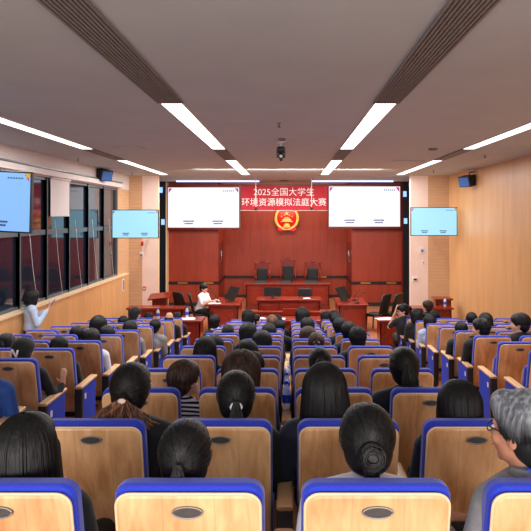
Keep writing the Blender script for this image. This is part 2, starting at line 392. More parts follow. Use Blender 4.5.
for (x0, x1, nm) in ((-1.41, -1.18, 'inner left'), (.95, 1.18, 'inner right'), (-3.83, -3.63, 'outer left'), (3.22, 3.42, 'outer right')):
    strip(x0, x1, 6.6, 11.1, M['light'], 'long white ceiling light strip, the nearer one of the %s line' % nm)
    strip(x0, x1, 13.3, 18.0, M['light'], 'long white ceiling light strip, the farther one of the %s line' % nm)
    vent(x0, x1, 11.12, 13.28, 'short dark grooved grille between the two %s light strips' % nm)
    if 'inner' in nm: vent(x0-.02, x1+.02, -2.5, 6.57, 'long dark grooved grille running overhead in the %s line' % nm)
strip(-3.95, -1.05, 21.0, 21.14, M['lightblue'], 'thin cool light strip over the left projection screen', 'cool light strips before the court wall')
strip(.80, 3.65, 21.0, 21.14, M['lightblue'], 'thin cool light strip over the right projection screen', 'cool light strips before the court wall')

p = at(281, 142, 10.1); t = thing('ceiling_camera', 'black camera hanging from the middle of the ceiling', 'camera', (p.x, 10.1, CEIL))
q = MB(); q.lathe((0, 0, 0), [(.07, 0), (.07, -.015), (.02, -.02), (.018, -.08)], M['white']); q.build('mount', t)
q = MB(); q.lathe((0, 0, 0), [(.05, -.08), (.075, -.10), (.075, -.15), (.06, -.17), (.06, -.19)], M['black']); q.build('base', t)
q = MB(); q.box(-.075, -.055, -.03, .03, -.27, -.13, M['black']); q.box(.055, .075, -.03, .03, -.27, -.13, M['black']); q.build('yoke', t)
q = MB(); q.ell((0, 0, -.24), (.055, .06, .055), M['black']); q.lathe((0, -.05, -.25), [(.03, 0), (.03, .03), (.022, .03)], M['silver'], axis='y'); q.ell((0, 0, -.30), (.028, .03, .03), M['black']); q.build('camera_head', t)
def detector(px, py, label, r=.06, name='smoke_detector', m='white'):
    d = HC*FPX/(VY-py); t = thing(name, label, 'detector' if 'smoke' in name else 'sprinkler', (X(px, d), d, CEIL), 0, 'small round ceiling fittings')
    q = MB()
    if 'smoke' in name: q.lathe((0, 0, 0), [(r, 0), (r, -.015), (r*.75, -.035), (r*.4, -.04)], M[m]); q.build('housing', t)
    else:
        q.lathe((0, 0, 0), [(.03, 0), (.03, -.006), (.01, -.01), (.01, -.04)], M['grey']); q.build('stem', t)
        q = MB(); q.lathe((0, 0, 0), [(.008, -.04), (.025, -.055), (.025, -.06)], M['grey']); q.build('deflector', t)
detector(433, 148.5, 'grey round smoke detector between the two right light lines', .09, m='grey')
detector(282, 138.5, 'small round detector just ahead of the hanging camera', .06, m='grey')
detector(284.5, 180, 'round detector on the ceiling in front of the banner', .16, m='grey')
detector(279, 123, 'small sprinkler head in the middle of the near ceiling', name='sprinkler')
detector(285, 172.5, 'small sprinkler head beyond the hanging camera', name='sprinkler')
detector(78, 158.5, 'small sprinkler head left of the outer left light line', name='sprinkler')
detector(485, 155, 'small sprinkler head right of the outer right light line', name='sprinkler')
detector(433.5, 170.5, 'small sprinkler head above the right television', name='sprinkler')
detector(132, 173, 'small sprinkler head above the far left television', name='sprinkler')
for px, py, w, lab in ((408, 161, .34, 'thin rectangular hatch line in the ceiling left of the outer right lights'), (130, 148, .25, 'thin rectangular hatch line in the ceiling above the left wall lights')):
    d = HC*FPX/(VY-py); q = MB(); q.box(-w, w, -.22, .22, -.006, 0, M['grey']); q.box(-w+.02, w-.02, -.2, .2, -.008, -.005, M['ceiling'])
    tag(q.build('ceiling_hatch', None, (X(px, d), d, CEIL)), lab, 'hatch')
for px, lab in ((155, 'beside the far left television'), (255.8, 'in front of the left end of the banner'), (311.6, 'in front of the right end of the banner'), (410, 'beside the right television')):
    d = 20.0; zb = Z(208, d)
    t = thing('hanging_microphone', 'white rod with black microphone tip hanging %s' % lab, 'microphone', (X(px, d), d, CEIL), 0, 'ceiling hung microphones')
    q = MB(); q.tube([(0, 0, 0), (0, 0, zb-CEIL)], .014, M['white']); q.build('rod', t)
    q = MB(); q.ell((0, 0, zb-CEIL-.02), (.05, .05, .055), M['black']); q.build('microphone_capsule', t)

# ------------------------------------------------------------------ screens
def slide(q, w, h, sgn, mk=True):
    """marks on a slide in local x (width) and z (height), at y=-.004"""
    y0, y1 = -.005, -.001
    for k in (-1, 1): q.poly([(k*(w/2-.01*w), h/2-.14*h), (k*(w/2-.01*w), h/2-.02*h), (k*(w/2-.06*w), h/2-.02*h)], y0, y1, M['mauve'])
    for k in range(6):
        x = w*.27+k*w*.028; q.box(x, x+w*.018, y0, y1, h*.40, h*.425, M['cap'])
    for cx in (-w*.21, w*.20):
        for r, n in ((0, 9), (1, 7)):
            for k in range(n):
                x = cx+(k-(n-1)/2)*w*.017-w*.006; q.box(x, x+w*.014, y0, y1, -h*.36-r*h*.06, -h*.325-r*h*.06, M['cap'])
def bigscreen(x0, x1, y0, y1, label):
    d = 21.7; t = thing('projection_screen', label, 'screen', ((X(x0, d)+X(x1, d))/2, d, (Z(y0, d)+Z(y1, d))/2), 0, 'white screens flanking the banner')
    w, h = X(x1, d)-X(x0, d), Z(y0, d)-Z(y1, d)
    q = MB(); q.box(-w/2-.03, w/2+.07, .02, .28, -h/2-.08, h/2+.06, M['reddark'], bev=.01); q.build('housing', t)
    q = MB(); q.box(-w/2, w/2, 0, .02, -h/2, h/2, M['screen']); q.build('display', t)
    q = MB(); slide(q, w, h, 1); q.build('slide_marks', t)
bigscreen(168, 239, 187.5, 227.5, 'large bright white screen high on the court wall, left of the banner')
bigscreen(329, 400, 186.5, 226.5, 'large bright white screen high on the court wall, right of the banner')
def tv(cx, cz, d, w, rz, rx, label, m, wall, roll=0):
    h = w*.60
    t = thing('wall_television', label, 'television', (cx, d, cz), rz, 'televisions on the side walls')
    t.rotation_euler = (rx, roll, rz)
    q = MB(); q.box(-w/2-.02, w/2+.02, .004, .06, -h/2-.02, h/2+.02, M['black'], bev=.008); q.build('casing', t)
    q = MB(); q.box(-w/2, w/2, 0, .004, -h/2, h/2, m); q.build('display', t)
    q = MB(); slide(q, w, h, 1); q.box(w/2-.05, w/2, -.006, -.001, h/2-.05, h/2, M['yellow']); q.build('slide_marks', t)
    q = MB(); q.box(-.15, .15, .06, .10, -.12, .12, M['grey']); lx = (wall-cx)
    q.tube([(0, .09, 0), (lx*.97, .14, 0)] if wall > -9 and d < 10 else [(0, .09, 0), (0, 18.6-d, .0)], .03, M['grey']); q.build('wall_arm', t)
tv((X(112.5, 16.4)+X(158, 16.4))/2, Z(224, 16.4), 16.4, 1.24, .0, .0, 'cyan-white television on the left wall beside the far windows', M['tv'], WL+.1, roll=.0)
tv((X(411, 17.2)+X(457, 17.2))/2, Z(221.5, 17.2), 17.2, 1.30, -.0, .0, 'cyan-white television on the right wood wall', M['tv'], WR-.05)
tv(X(31, 7.2)-.60, Z(200.5, 7.2), 7.2, 1.17, .0, .06, 'blue-lit television at the left edge in front of near windows', M['tvnear'], WL+.1, roll=.05)

# speakers
for (px, py, d, wx, s, lab) in ((103.5, 175, 15.6, WL+.02, 1, 'black wall speaker with blue grille above the left windows'), (467.5, 181, 16.0, WR-.02, -1, 'black wall speaker with blue grille high on the right wood wall')):
    c = at(px, py, d)
    t = thing('wall_speaker', lab, 'speaker', c, s*.45 if s > 0 else -.45, 'pair of black wall speakers')
    t.rotation_euler = (.25, 0, (1.05 if s > 0 else -1.05))
    q = MB(); q.poly([(-.2, -.14), (.2, -.14), (.2, .14), (-.2, .14)], -.12, .14, M['black']); q.build('cabinet', t)
    q = MB(); q.rprism(.34, -.12, .12, .03, -.145, -.12, .008, M['speakerfront']); q.build('grille', t)
    q = MB(); q.tube([(0, .1, .14), (0, .12, .2), (-s*.25, .28, .2)], .018, M['black']); q.build('bracket', t)

# banner with lettering
d = 20.6; t = thing('banner', 'red banner with two lines of white Chinese lettering above the emblem', 'banner', (X(284, d), d, Z(198, d)))
w, h = X(327.5, d)-X(241.5, d), Z(185.5, d)-Z(210.5, d)
q = MB(); n = 30; vs = []; fs = []
for i in range(n+1):
    for k in (0, 1):
        vs.append(Vector((-w/2+w*i/n, .012*math.sin(i*.9), -h/2+h*k)))
for i in range(n): fs.append((2*i, 2*i+2, 2*i+3, 2*i+1))
q.add(vs, fs, M['banner'], True); q.build('cloth', t)
q = MB(); q.tube([(-w/2-.03, 0, h/2), (w/2+.03, 0, h/2)], .015, M['grey']); q.build('top_rod', t); 
q = MB(); q.tube([(-w/2-.03, 0, -h/2), (w/2+.03, 0, -h/2)], .012, M['cord']); q.build('bottom_rod', t)
text_obj('lettering', '2025全国大学生', .30, M['lettering'], t, (.0, -.03, .19), (PI/2, 0, 0))
text_obj('lettering', '环境资源模拟法庭大赛', .292, M['lettering'], t, (0, -.03, -.16), (PI/2, 0, 0))

# emblem
d = 24.1; ec = at(286.8, 218.5, d); R = .49
t = thing('court_emblem', 'red and gold round national emblem on the court wall under the banner', 'emblem', ec)
q = MB(); q.lathe((0, 0, 0), [(R*.80, -.03), (R*.80, .0), (R*.78, .01)], M['emred'], 40, 'y'); q.build('red_disc', t)
q = MB(); q.tube([(R*.9*math.cos(k*PI/20), -.02, R*.9*math.sin(k*PI/20)) for k in range(41)], R*.09, M['gold'], 8)
for s in (-1, 1):                                # wheat wreath
    for k in range(17):
        a = -PI/2 + s*(.30+k*.163); rr = R*.9
        mt = Matrix.Translation((rr*math.cos(a), -.03, rr*math.sin(a))) @ Matrix.Rotation(-(a+PI/2*s*.6), 4, 'Y')
        q.ell((0, 0, 0), (R*.075, .03, R*.14), M['gold'], 8, 6, mtx=mt)
q.build('wreath', t)
def star(cx, cz, r, rot=0):
    q2 = []
    for k in range(10):
        a = PI/2 + rot + k*PI/5; rr = r if k % 2 == 0 else r*.4; q2.append((cx+rr*math.cos(a), cz+rr*math.sin(a)))
    return q2
q = MB(); q.poly(star(0, R*.42, R*.20), -.05, -.028, M['gold']); q.build('large_star', t)
for a in (-.95, -.4, .4, .95):
    q = MB(); q.poly(star(R*.62*math.sin(a)*.85, R*.30*math.cos(a)-.0*R+.0, R*.08, a), -.05, -.028, M['gold']); q.build('small_star', t)
q = MB()
q.box(-R*.36, R*.36, -.05, -.028, -R*.20, -R*.08, M['gold']); q.poly([(-R*.34, -R*.08), (R*.34, -R*.08), (R*.26, 0), (-R*.26, 0)], -.05, -.028, M['gold'])
q.poly([(-R*.22, .01), (R*.22, .01), (R*.15, R*.09), (-R*.15, R*.09)], -.05, -.028, M['gold']); q.box(-R*.5, R*.5, -.05, -.028, -R*.28, -R*.22, M['gold'])
q.build('gate_tower', t)
q = MB(); q.lathe((0, 0, -R*.66), [(R*.24, 0), (R*.24, .045), (R*.20, .05)], M['gold'], 24, 'y')
for k in range(12):
    a = k*PI/6; q.box(-R*.035, R*.035, -.045, -.01, R*.22, R*.29, M['gold'], mtx=Matrix.Translation((0, 0, -R*.66)) @ Matrix.Rotation(a, 4, 'Y'))
q.build('cog_wheel', t)
q = MB()
for s in (-1, 1):
    q.poly([(0, -R*.72), (s*R*.5, -R*.80), (s*R*.75, -R*.62), (s*R*.74, -R*.95), (s*R*.40, -R*1.02), (0, -R*.9)][::s], -.055, -.03, M['emred'])
    q.poly([(s*R*.4, -R*.76), (s*R*.52, -R*.70), (s*R*.60, -R*1.03), (s*R*.48, -R*1.05)][::s], -.06, -.03, M['emred'])
q.build('ribbon', t)

# ------------------------------------------------------------------ wall fittings
def plate(px, py, d, w, h, m, name, label, cat, dep=.03, knob=None):
    c = at(px, py, d); t = thing(name, label, cat, (c.x, d, c.z))
    q = MB(); q.box(-w/2, w/2, -dep, 0, -h/2, h/2, M[m], bev=.006); q.build('housing', t)
    if knob: q = MB(); q.box(-w*.3, w*.3, -dep-.01, -dep, -h*.3, h*.1, M[knob]); q.build('front_panel', t)
plate(142.5, 243.5, 18.6, .07, .13, 'red', 'alarm_bell', 'small red alarm box on the left pink panel, the upper one', 'alarm', knob='reddark')
plate(144.5, 288, 18.6, .10, .10, 'red', 'alarm_button', 'small red alarm button low on the left pink panel', 'alarm', knob='white')
plate(141.5, 254.5, 18.6, .10, .17, 'white', 'wall_control', 'white control box with grey panel on the left pink panel', 'control box', knob='grey')
plate(422, 250, 18.6, .12, .18, 'white', 'wall_control', 'white wall control box on the right pink panel', 'control box', knob='speakerfront')
plate(423, 262, 18.6, .05, .12, 'white', 'wall_switch', 'small white switch under the right control box', 'switch', knob='grey')
plate(415, 279, 18.6, .17, .13, 'white', 'wall_intercom', 'white boxy intercom with dark slot on the right pink panel', 'intercom', knob='black')
for px, py in ((161, 190), (163, 222), (404.8, 194), (405.5, 221)):
    plate(px, py, 21.75, .12, .20, 'bluebox', 'indicator_light', 'pale blue lit box on the %s black column, the %s one' % ('left' if px < 289 else 'right', 'upper' if py < 200 else 'lower'), 'light')
t = thing('wall_plate', 'tall white switch plate on the wood panel under the left windows', 'switch', (WL+.10, 16.95+.6, Z(285, 17.55)))
q = MB(); q.box(0, .02, -.09, .09, -.18, .18, M['white'], bev=.006); q.build('plate', t)
q = MB(); q.box(.02, .026, -.05, .05, -.14, .14, M['grey']); q.build('switches', t)

# ------------------------------------------------------------------ court furniture
def panel_desk(name, label, cat, x0, x1, y0, y1, h, face=1, over=.05, panels=3, m='redgloss', top='redgloss'):
    """closed desk: top slab, body, raised frame panels on the side that faces the audience"""
    t = thing(name, label, cat, ((x0+x1)/2, (y0+y1)/2, 0)); hx, hy = (x1-x0)/2, (y1-y0)/2
    q = MB(); q.box(-hx-over, hx+over, -hy-over, hy+over, h-.05, h, M[top], bev=.012); q.build('desktop', t)
    q = MB(); q.box(-hx, hx, -hy, -hy+.03, .08, h-.05, M[m]); q.box(-hx, -hx+.03, -hy, hy, .0, h-.05, M[m]); q.box(hx-.03, hx, -hy, hy, .0, h-.05, M[m]); q.build('carcass', t)
    q = MB(); q.box(-hx-.02, hx+.02, -hy-.03, -hy+.01, 0, .10, M['reddark']); q.build('plinth', t)
    for k in range(panels):
        a = -hx+.06+(2*hx-.12)*k/panels+.03; c = -hx+.06+(2*hx-.12)*(k+1)/panels-.03
        q = MB(); q.box(a, c, -hy-.02, -hy, .16, h-.12, M['reddark']); q.box(a+.03, c-.03, -hy-.032, -hy-.02, .20, h-.16, M[m], bev=.005); q.build('front_panel', t)
    return t
panel_desk('judges_bench', 'long red lacquered judges bench below the emblem', 'bench', -1.52, 1.42, 21.2, 21.75, .92, panels=5)
panel_desk('clerks_desk', 'red lacquered clerk desk with black monitor in front of judges bench', 'desk', -.93, .93, 18.0, 18.6, .80, panels=3)
t = panel_desk('low_partition', 'low wide red wooden partition in front of the clerk desk', 'partition', -1.3, 1.35, 17.0, 17.12, .60, over=.03, panels=5)
q = MB(); q.box(-.2, .2, -.10, -.05, .5, .68, M['redgloss'], bev=.01); q.build('centre_block', t)
panel_desk('advocates_desk', 'red desk on the right side carrying a tilted black screen', 'desk', 1.42, 2.20, 17.0, 18.4, .80, panels=1)
panel_desk('advocates_desk', 'red desk on the left where the man in white reads', 'desk', -2.28, -1.44, 17.0, 18.4, .80, panels=1)
panel_desk('side_counter', 'long low red counter behind the left seats near the pink panel', 'counter', -4.45, -2.95, 16.6, 17.0, .76, panels=4, m='reddark')
panel_desk('side_counter', 'long low red counter behind the right seats near wood wall', 'counter', 3.35, 4.5, 16.6, 17.0, .76, panels=3, m='reddark')
panel_desk('cabinet', 'taller narrow red cabinet at the right end of the right counter', 'cabinet', 4.2, 4.62, 17.1, 17.5, .95, panels=1, m='reddark')
for a in (('centre front row table in red wood with papers on it', -1.12, 1.05), ('red front row table before the left seat block', -3.5, -2.16), ('red front row table before the right seat block', 2.22, 3.6)):
    t = panel_desk('front_table', a[0], 'table', a[1], a[2], 14.6, 15.15, .76, panels=3); t['group'] = 'red tables before the first seat rows'
# lectern
t = thing('lectern', 'small dark red lectern with slanted top beside the left black column', 'lectern', (X(160, 17.8), 17.8, 0))
q = MB(); q.poly([(-.2, 0), (.2, 0), (.2, .86), (-.2, .86)], -.15, .15, M['reddark']); q.build('body', t)
q = MB(); q.box(-.32, .32, -.24, .22, -.02, .02, M['redgloss'], mtx=Matrix.Translation((0, 0, .93)) @ Matrix.Rotation(.25, 4, 'X') @ Matrix.Rotation(-.12, 4, 'Y'), bev=.006); q.build('slanted_top', t)
q = MB(); q.box(-.24, .24, -.2, .2, 0, .08, M['reddark']); q.build('plinth', t)

def judge_chair(x, h, label):
    t = thing('judge_chair', label, 'chair', (x, 22.75, 0), 0, 'tall carved chairs behind the judges bench')
    w = .27
    for s in (-1, 1):
        for y in (-.26, .26): q = MB(); q.box(s*w-.03, s*w+.03, y-.03, y+.03, 0, .5, M['reddark']); q.build('leg', t)
        q = MB(); q.tube([(s*(w+.01), .25, .5), (s*(w+.02), .30, 1.0), (s*w, .33, h-.14)], .03, M['redgloss']); q.ell((s*w, .33, h-.11), .042, M['redgloss']); q.build('back_post', t)
        q = MB(); q.box(s*w-.035, s*w+.035, -.27, .28, .70, .75, M['redgloss'], bev=.01); q.box(s*w-.02, s*w+.02, -.25, -.21, .5, .7, M['redgloss']); q.build('armrest', t)
    q = MB(); q.box(-w, w, -.28, .28, .44, .50, M['redgloss'], bev=.01); q.build('seat_frame', t)
    q = MB(); q.box(-w+.03, w-.03, -.26, .24, .50, .57, M['leather'], bev=.025); q.build('seat_cushion', t)
    q = MB(); q.box(-w, w, .28, .34, h-.34, h-.16, M['redgloss']); q.box(-w, w, .27, .32, .52, .62, M['redgloss']); q.build('back_rail', t)
    q = MB(); q.poly([(-w-.02, h-.18), (w+.02, h-.18), (w*.8, h-.10), (w*.45, h-.10), (w*.3, h-.02), (0, h+.03), (-w*.3, h-.02), (-w*.45, h-.10), (-w*.8, h-.10)], .27, .34, M['redgloss']); q.ell((0, .27, h-.07), (.05, .02, .04), M['reddark']); q.build('crest', t)
    q = MB(); q.rprism(2*w-.14, .60, h-.30, .04, .18, .31, .03, M['leather'])
    for i in range(3):
        for k in range(5): q.ell((-.12+.12*i, .185, .72+(h-1.12)*k/4), (.014, .008, .014), M['black'], 6, 4)
    q.build('back_cushion', t)
judge_chair(X(262, 22.75), 1.60, 'carved red chair with black cushion, left of the three behind the bench')
judge_chair(X(288, 22.75), 1.70, 'tallest carved red chair with black cushion, middle of the three behind the bench')
judge_chair(X(313, 22.75), 1.60, 'carved red chair with black cushion, right of the three behind the bench')

def side_chair(x, y, rz, label):
    t = thing('side_chair', label, 'chair', (x, y, 0), rz, 'dark chairs with red legs beside the advocates desks')
    for sx in (-1, 1):
        for sy in (-1, 1): q = MB(); q.tube([(sx*.2, sy*.2, .45), (sx*.22, sy*.23, 0)], .022, M['redgloss'], 8); q.build('leg', t)
    q = MB(); q.box(-.24, .24, -.23, .24, .42, .50, M['leather'], bev=.02); q.build('seat', t)
    q = MB(); q.rprism(.46, .52, 1.08, .06, -.26, -.19, .02, M['leather'], shear=lambda z: -(z-.5)*.22); q.build('backrest', t)
    for s in (-1, 1): q = MB(); q.tube([(s*.24, -.2, .45), (s*.245, -.27, .8), (s*.235, -.33, 1.06)], .02, M['black'], 8); q.build('back_post', t)
side_chair(X(377, 17.2)+.0, 17.3, .95, 'black backed chair with red legs, nearest the right desk')
side_chair(X(391, 17.0), 17.4, .95, 'black backed chair with red legs, farther right by the black column')
side_chair(X(186, 17.6), 17.8, -.8, 'dark chair standing empty behind the man in white')
side_chair(X(201, 17.2), 17.3, -1.35, 'dark chair the man in white shirt sits on')

def monitor(x, y, z, rz, tilt, w, h, label, name='monitor', group=None):
    t = thing(name, label, 'monitor', (x, y, z), rz, group)
    mt = Matrix.Translation((0, 0, .05)) @ Matrix.Rotation(tilt, 4, 'X')
    q = MB(); q.box(-w/2, w/2, -.015, .02, 0, h, M['black'], mtx=mt, bev=.004); q.build('casing', t)
    q = MB(); q.box(-w/2+.015, w/2-.015, .0205, .022, .015, h-.015, M['leather'], mtx=mt); q.build('display', t)
    q = MB(); q.box(-.10, .10, -.08, .08, 0, .012, M['black']); q.tube([(0, 0, .01), (0, 0, .1)], .02, M['black']); q.build('stand', t)
monitor(X(272.5, 18.2), 18.25, .80, 0, 0, .52, .29, 'black flat monitor on the left of the clerk desk')
monitor(X(229, 17.5), 17.5, .80, -1.0, -.5, .55, .42, 'tilted black screen on the left desk before the man in white')
monitor(X(346, 17.5), 17.5, .80, 1.0, -.5, .55, .42, 'tilted black screen on the right red desk')
def deskmic(x, y, z, lean, label, group='gooseneck microphones on the desks'):
    t = thing('gooseneck_microphone', label, 'microphone', (x, y, z), 0, group)
    q = MB(); q.box(-.06, .06, -.08, .08, 0, .035, M['black'], bev=.008); q.build('base', t)
    q = MB(); q.tube([(0, 0, .03), (lean*.2, 0, .15), (lean*.7, 0, .26), (lean, 0, .30)], .008, M['black'], 6); q.build('gooseneck', t)
    q = MB(); q.tube([(lean, 0, .30), (lean+.05*(1 if lean > 0 else -1), 0, .325)], .018, M['black'], 8); q.build('microphone_capsule', t)
deskmic(X(219, 17.4), 17.3, .80, -.18, 'black gooseneck microphone pointing at the man in white')
deskmic(X(215, 17.9), 18.1, .80, -.12, 'black gooseneck microphone at the back of the left desk')
deskmic(X(355, 17.5), 17.8, .80, .16, 'black gooseneck microphone at the back of the right desk')
deskmic(X(357, 17.2), 17.2, .80, .2, 'black gooseneck microphone at the near right corner of right desk')
t = thing('office_chair', 'low black office chair behind the clerk desk', 'chair', (X(305, 18.9), 18.95, 0))
q = MB(); q.rprism(.44, .62, 1.0, .08, .1, .17, .02, M['leather']); q.build('backrest', t)
q = MB(); q.box(-.24, .24, -.2, .22, .44, .52, M['leather'], bev=.03); q.build('seat', t)
q = MB(); q.tube([(0, .0, .44), (0, 0, .08)], .025, M['black']); q.tube([(0, .12, .48), (0, .15, .66)], .02, M['black']); q.build('column', t)
for k in range(5):
    a = k*2*PI/5; q = MB(); q.tube([(0, 0, .1), (.27*math.cos(a), .27*math.sin(a), .06)], .02, M['black'], 6); q.ell((.27*math.cos(a), .27*math.sin(a), .03), .03, M['black'], 8, 6); q.build('leg', t)
for px, lab in ((260.5, 'left'), (284, 'middle'), (310.5, 'right')):
    q = MB(); q.poly([(-.06, 0), (.06, 0), (0, .075)], -.24, .24, M['black'], plane='yz')
    o = q.build('name_plate', None, (X(px, 21.4), 21.4, .92)); tag(o, 'long black name plate on the judges bench, the %s one' % lab, 'name plate', 'name plates on the judges bench')
def papers(px, d, z, rz, label, w=.3, h=.21):
    q = MB()
    for k in range(3): q.box(-w/2, w/2, -h/2, h/2, k*.003, k*.003+.002, M['paper'], mtx=Matrix.Rotation(k*.15, 4, 'Z'))
    tag(q.build('papers', None, (X(px, d), d, z)), label, 'papers', 'papers lying on the red tables').rotation_euler = (0, 0, rz)
papers(259, 14.85, .762, .2, 'white papers on the left half of the centre front table')
papers(279, 14.8, .762, -.2, 'white papers near the middle of the centre front table')
papers(186, 14.8, .762, .1, 'white papers on the aisle end of left front table', .42, .3)
papers(385, 14.8, .762, .1, 'white papers on the aisle end of right front table', .42, .3)
papers(345, 14.9, .762, .1, 'white papers on the right end of the centre front table') if False else None
papers(306.5, 18.2, .802, .3, 'white papers on the right of the clerk desk', .2, .15)
papers(214, 17.15, .802, .2, 'white papers the man in white reads from on the left desk', .35, .25)

def bottle(p, label, s=1.0):
    t = thing('water_bottle', label, 'bottle', p, 0, 'clear water bottles with blue labels')
    q = MB(); q.lathe((0, 0, 0), [(.026*s, 0), (.032*s, .008*s), (.032*s, .06*s), (.029*s, .075*s), (.032*s, .09*s), (.032*s, .14*s), (.026*s, .165*s), (.013*s, .19*s), (.013*s, .2*s)], M['bottle']); q.build('body', t)
    q = MB(); q.lathe((0, 0, 0), [(.033*s, .055*s), (.0335*s, .058*s), (.0335*s, .115*s), (.033*s, .118*s)], M['blabel']); q.build('paper_label', t)
    q = MB(); q.lathe((0, 0, 0), [(.016*s, .197*s), (.016*s, .22*s), (.014*s, .223*s)], M['blabel']); q.build('cap', t)
bottle((X(158, 14.8), 14.8, .76), 'clear water bottle on the middle of the left front table', 1.25)
bottle((X(187, 15.0), 15.0, .76), 'clear water bottle on the aisle end of the left front table', 1.25)
bottle((X(298, 14.9), 14.9, .76), 'clear water bottle standing on the centre front table', 1.1)
bottle((X(446, 16.7), 16.8, .76), 'clear water bottle on the right red counter', 1.2)

# ------------------------------------------------------------------ auditorium seats
SH = lambda z: (1.06-z)*.22
SEAT = {}
def mesh_of(fn):
    q = MB(); fn(q); return q.mesh('m')
def seat_meshes():
    def wood_panel(q):
        q.rprism(.456, .24, 1.008, .040, -.016, .012, .010, M['seatwood'], SH, rb=.02)
    def lipm(q):
        # pale bevelled edge round the wooden back
        w, z0, z1 = .458, .24, 1.010
        path = []
        r = .045
        for (cx, cz, a0) in ((w/2-r, z1-r, 0), (-w/2+r, z1-r, PI/2)):
            for k in range(7):
                a = a0+PI/2*k/6; path.append((cx+r*math.cos(a), cz+r*math.sin(a)))
        path = [(w/2, z0)] + path + [(-w/2, z0)]
        q.tube([(x, SH(z)-.009, z) for x, z in path], .0052, M['lip'], 6)
    def cush(q): q.rprism(.480, .34, 1.034, .050, .004, .078, .020, M['blue'], SH)
    def seatup(q): q.rprism(.46, .42, .84, .05, .11, .20, .03, M['blue'], SH)
    def seatdown(q): q.box(-.235, .235, .17, .66, .37, .47, M['blue'], bev=.03)
    def seatpan_up(q): q.rprism(.44, .44, .80, .04, .20, .225, .008, M['armwood'], SH)
    def seatpan_dn(q): q.box(-.22, .22, .2, .62, .345, .37, M['armwood'], bev=.006)
    def arm(q):
        n = 8; q.rprism(.078, 0, .03, .012, .0, .50, .010, M['armwood'])
    def side(q): q.box(-.030, .030, .04, .46, .10, .615, M['bluep'], bev=.006)
    def edge(q): q.box(-.038, .038, .0, .045, .10, .622, M['black'], bev=.005)
    def foot(q): q.box(-.03, .03, .06, .40, .0, .11, M['black'], bev=.005)
    def badge(q):
        n = 24; vs = [Vector((.047*math.cos(2*PI*k/n), 0, .0175*math.sin(2*PI*k/n))) for k in range(n)]
        q.add([v+Vector((0, -.004, 0)) for v in vs]+[v*1.05+Vector((0, .004, 0)) for v in vs], [tuple(range(n))]+[(k, (k+1) % n, (k+1) % n+n, k+n) for k in range(n)], M['badge'])
        vs2 = [v*1.0 for v in vs]; q.tube([v+Vector((0, -.004, 0)) for v in vs2]+[vs2[0]+Vector((0, -.004, 0))], .003, M['silver'], 6)
    def number(q): q.box(-.012, .012, -.006, -.003, -.007, .007, M['silver']); 
    def tagm(q):
        q.box(.031, .034, .10, .145, .49, .545, M['white'])
    def hinge(q): q.box(-.245, .245, .12, .2, .30, .345, M['black'], bev=.008)
    return {k: mesh_of(f) for k, f in dict(back_panel=wood_panel, edge_trim=lipm, back_cushion=cush, seat_up=seatup, seat_down=seatdown, pan_up=seatpan_up, pan_dn=seatpan_dn,
            armrest=arm, side_panel=side, panel_edge=edge, foot=foot, badge=badge, number=number, number_tag=tagm, hinge=hinge).items()}
SM = seat_meshes()
def put(name, me, parent, loc=(0, 0, 0), rot=None):
    o = bpy.data.objects.new(name, me); col.objects.link(o); o.parent = parent; o.location = loc
    if rot: o.rotation_euler = rot
    return o
ORD = ['first', 'second', 'third', 'fourth', 'fifth', 'sixth', 'seventh', 'eighth', 'ninth', 'tenth', 'eleventh', 'twelfth']
def make_seat(x, y, label, occupied, left_arm=True, right_arm=False, tagged=0, near=True):
    t = thing('auditorium_seat', label, 'seat', (x, y, floor_z(y)), 0, 'blue and wood auditorium seats')
    bp = put('back_panel', SM['back_panel'], t)
    put('edge_trim', SM['edge_trim'], bp)
    bd = put('badge', SM['badge'], bp, (0, SH(.955)-.020, .952), (-.0, 0, 0))
    put('number', SM['number'], bd) if False else None
    put('back_cushion', SM['back_cushion'], t)
    if occupied: put('seat_cushion', SM['seat_down'], t); put('seat_pan', SM['pan_dn'], t)
    else: put('seat_cushion', SM['seat_up'], t); put('seat_pan', SM['pan_up'], t)
    put('hinge_bar', SM['hinge'], t)
    for s, on in ((-1, left_arm), (1, right_arm)):
        if on:
            put('armrest', SM['armrest'], t, (s*.30, 0, .618))
            sp = put('side_panel', SM['side_panel'], t, (s*.30, 0, 0)); put('rear_edge', SM['panel_edge'], sp)
            if tagged == s: put('number_tag', SM['number_tag'], sp, (-.065 if s < 0 else 0, 0, 0))
            put('foot', SM['foot'], t, (s*.30, 0, 0))
    return t

CX = [-.92, -.32, .28, .875]
LX = [-2.46, -3.06, -3.66, -4.26]
RX = [2.65, 3.25, 3.85, 4.45]
def crow(n): return D0 + PITCH*n
def lrow(k): return 4.35 + PITCH*k
def rrow(k): return 4.17 + PITCH*k

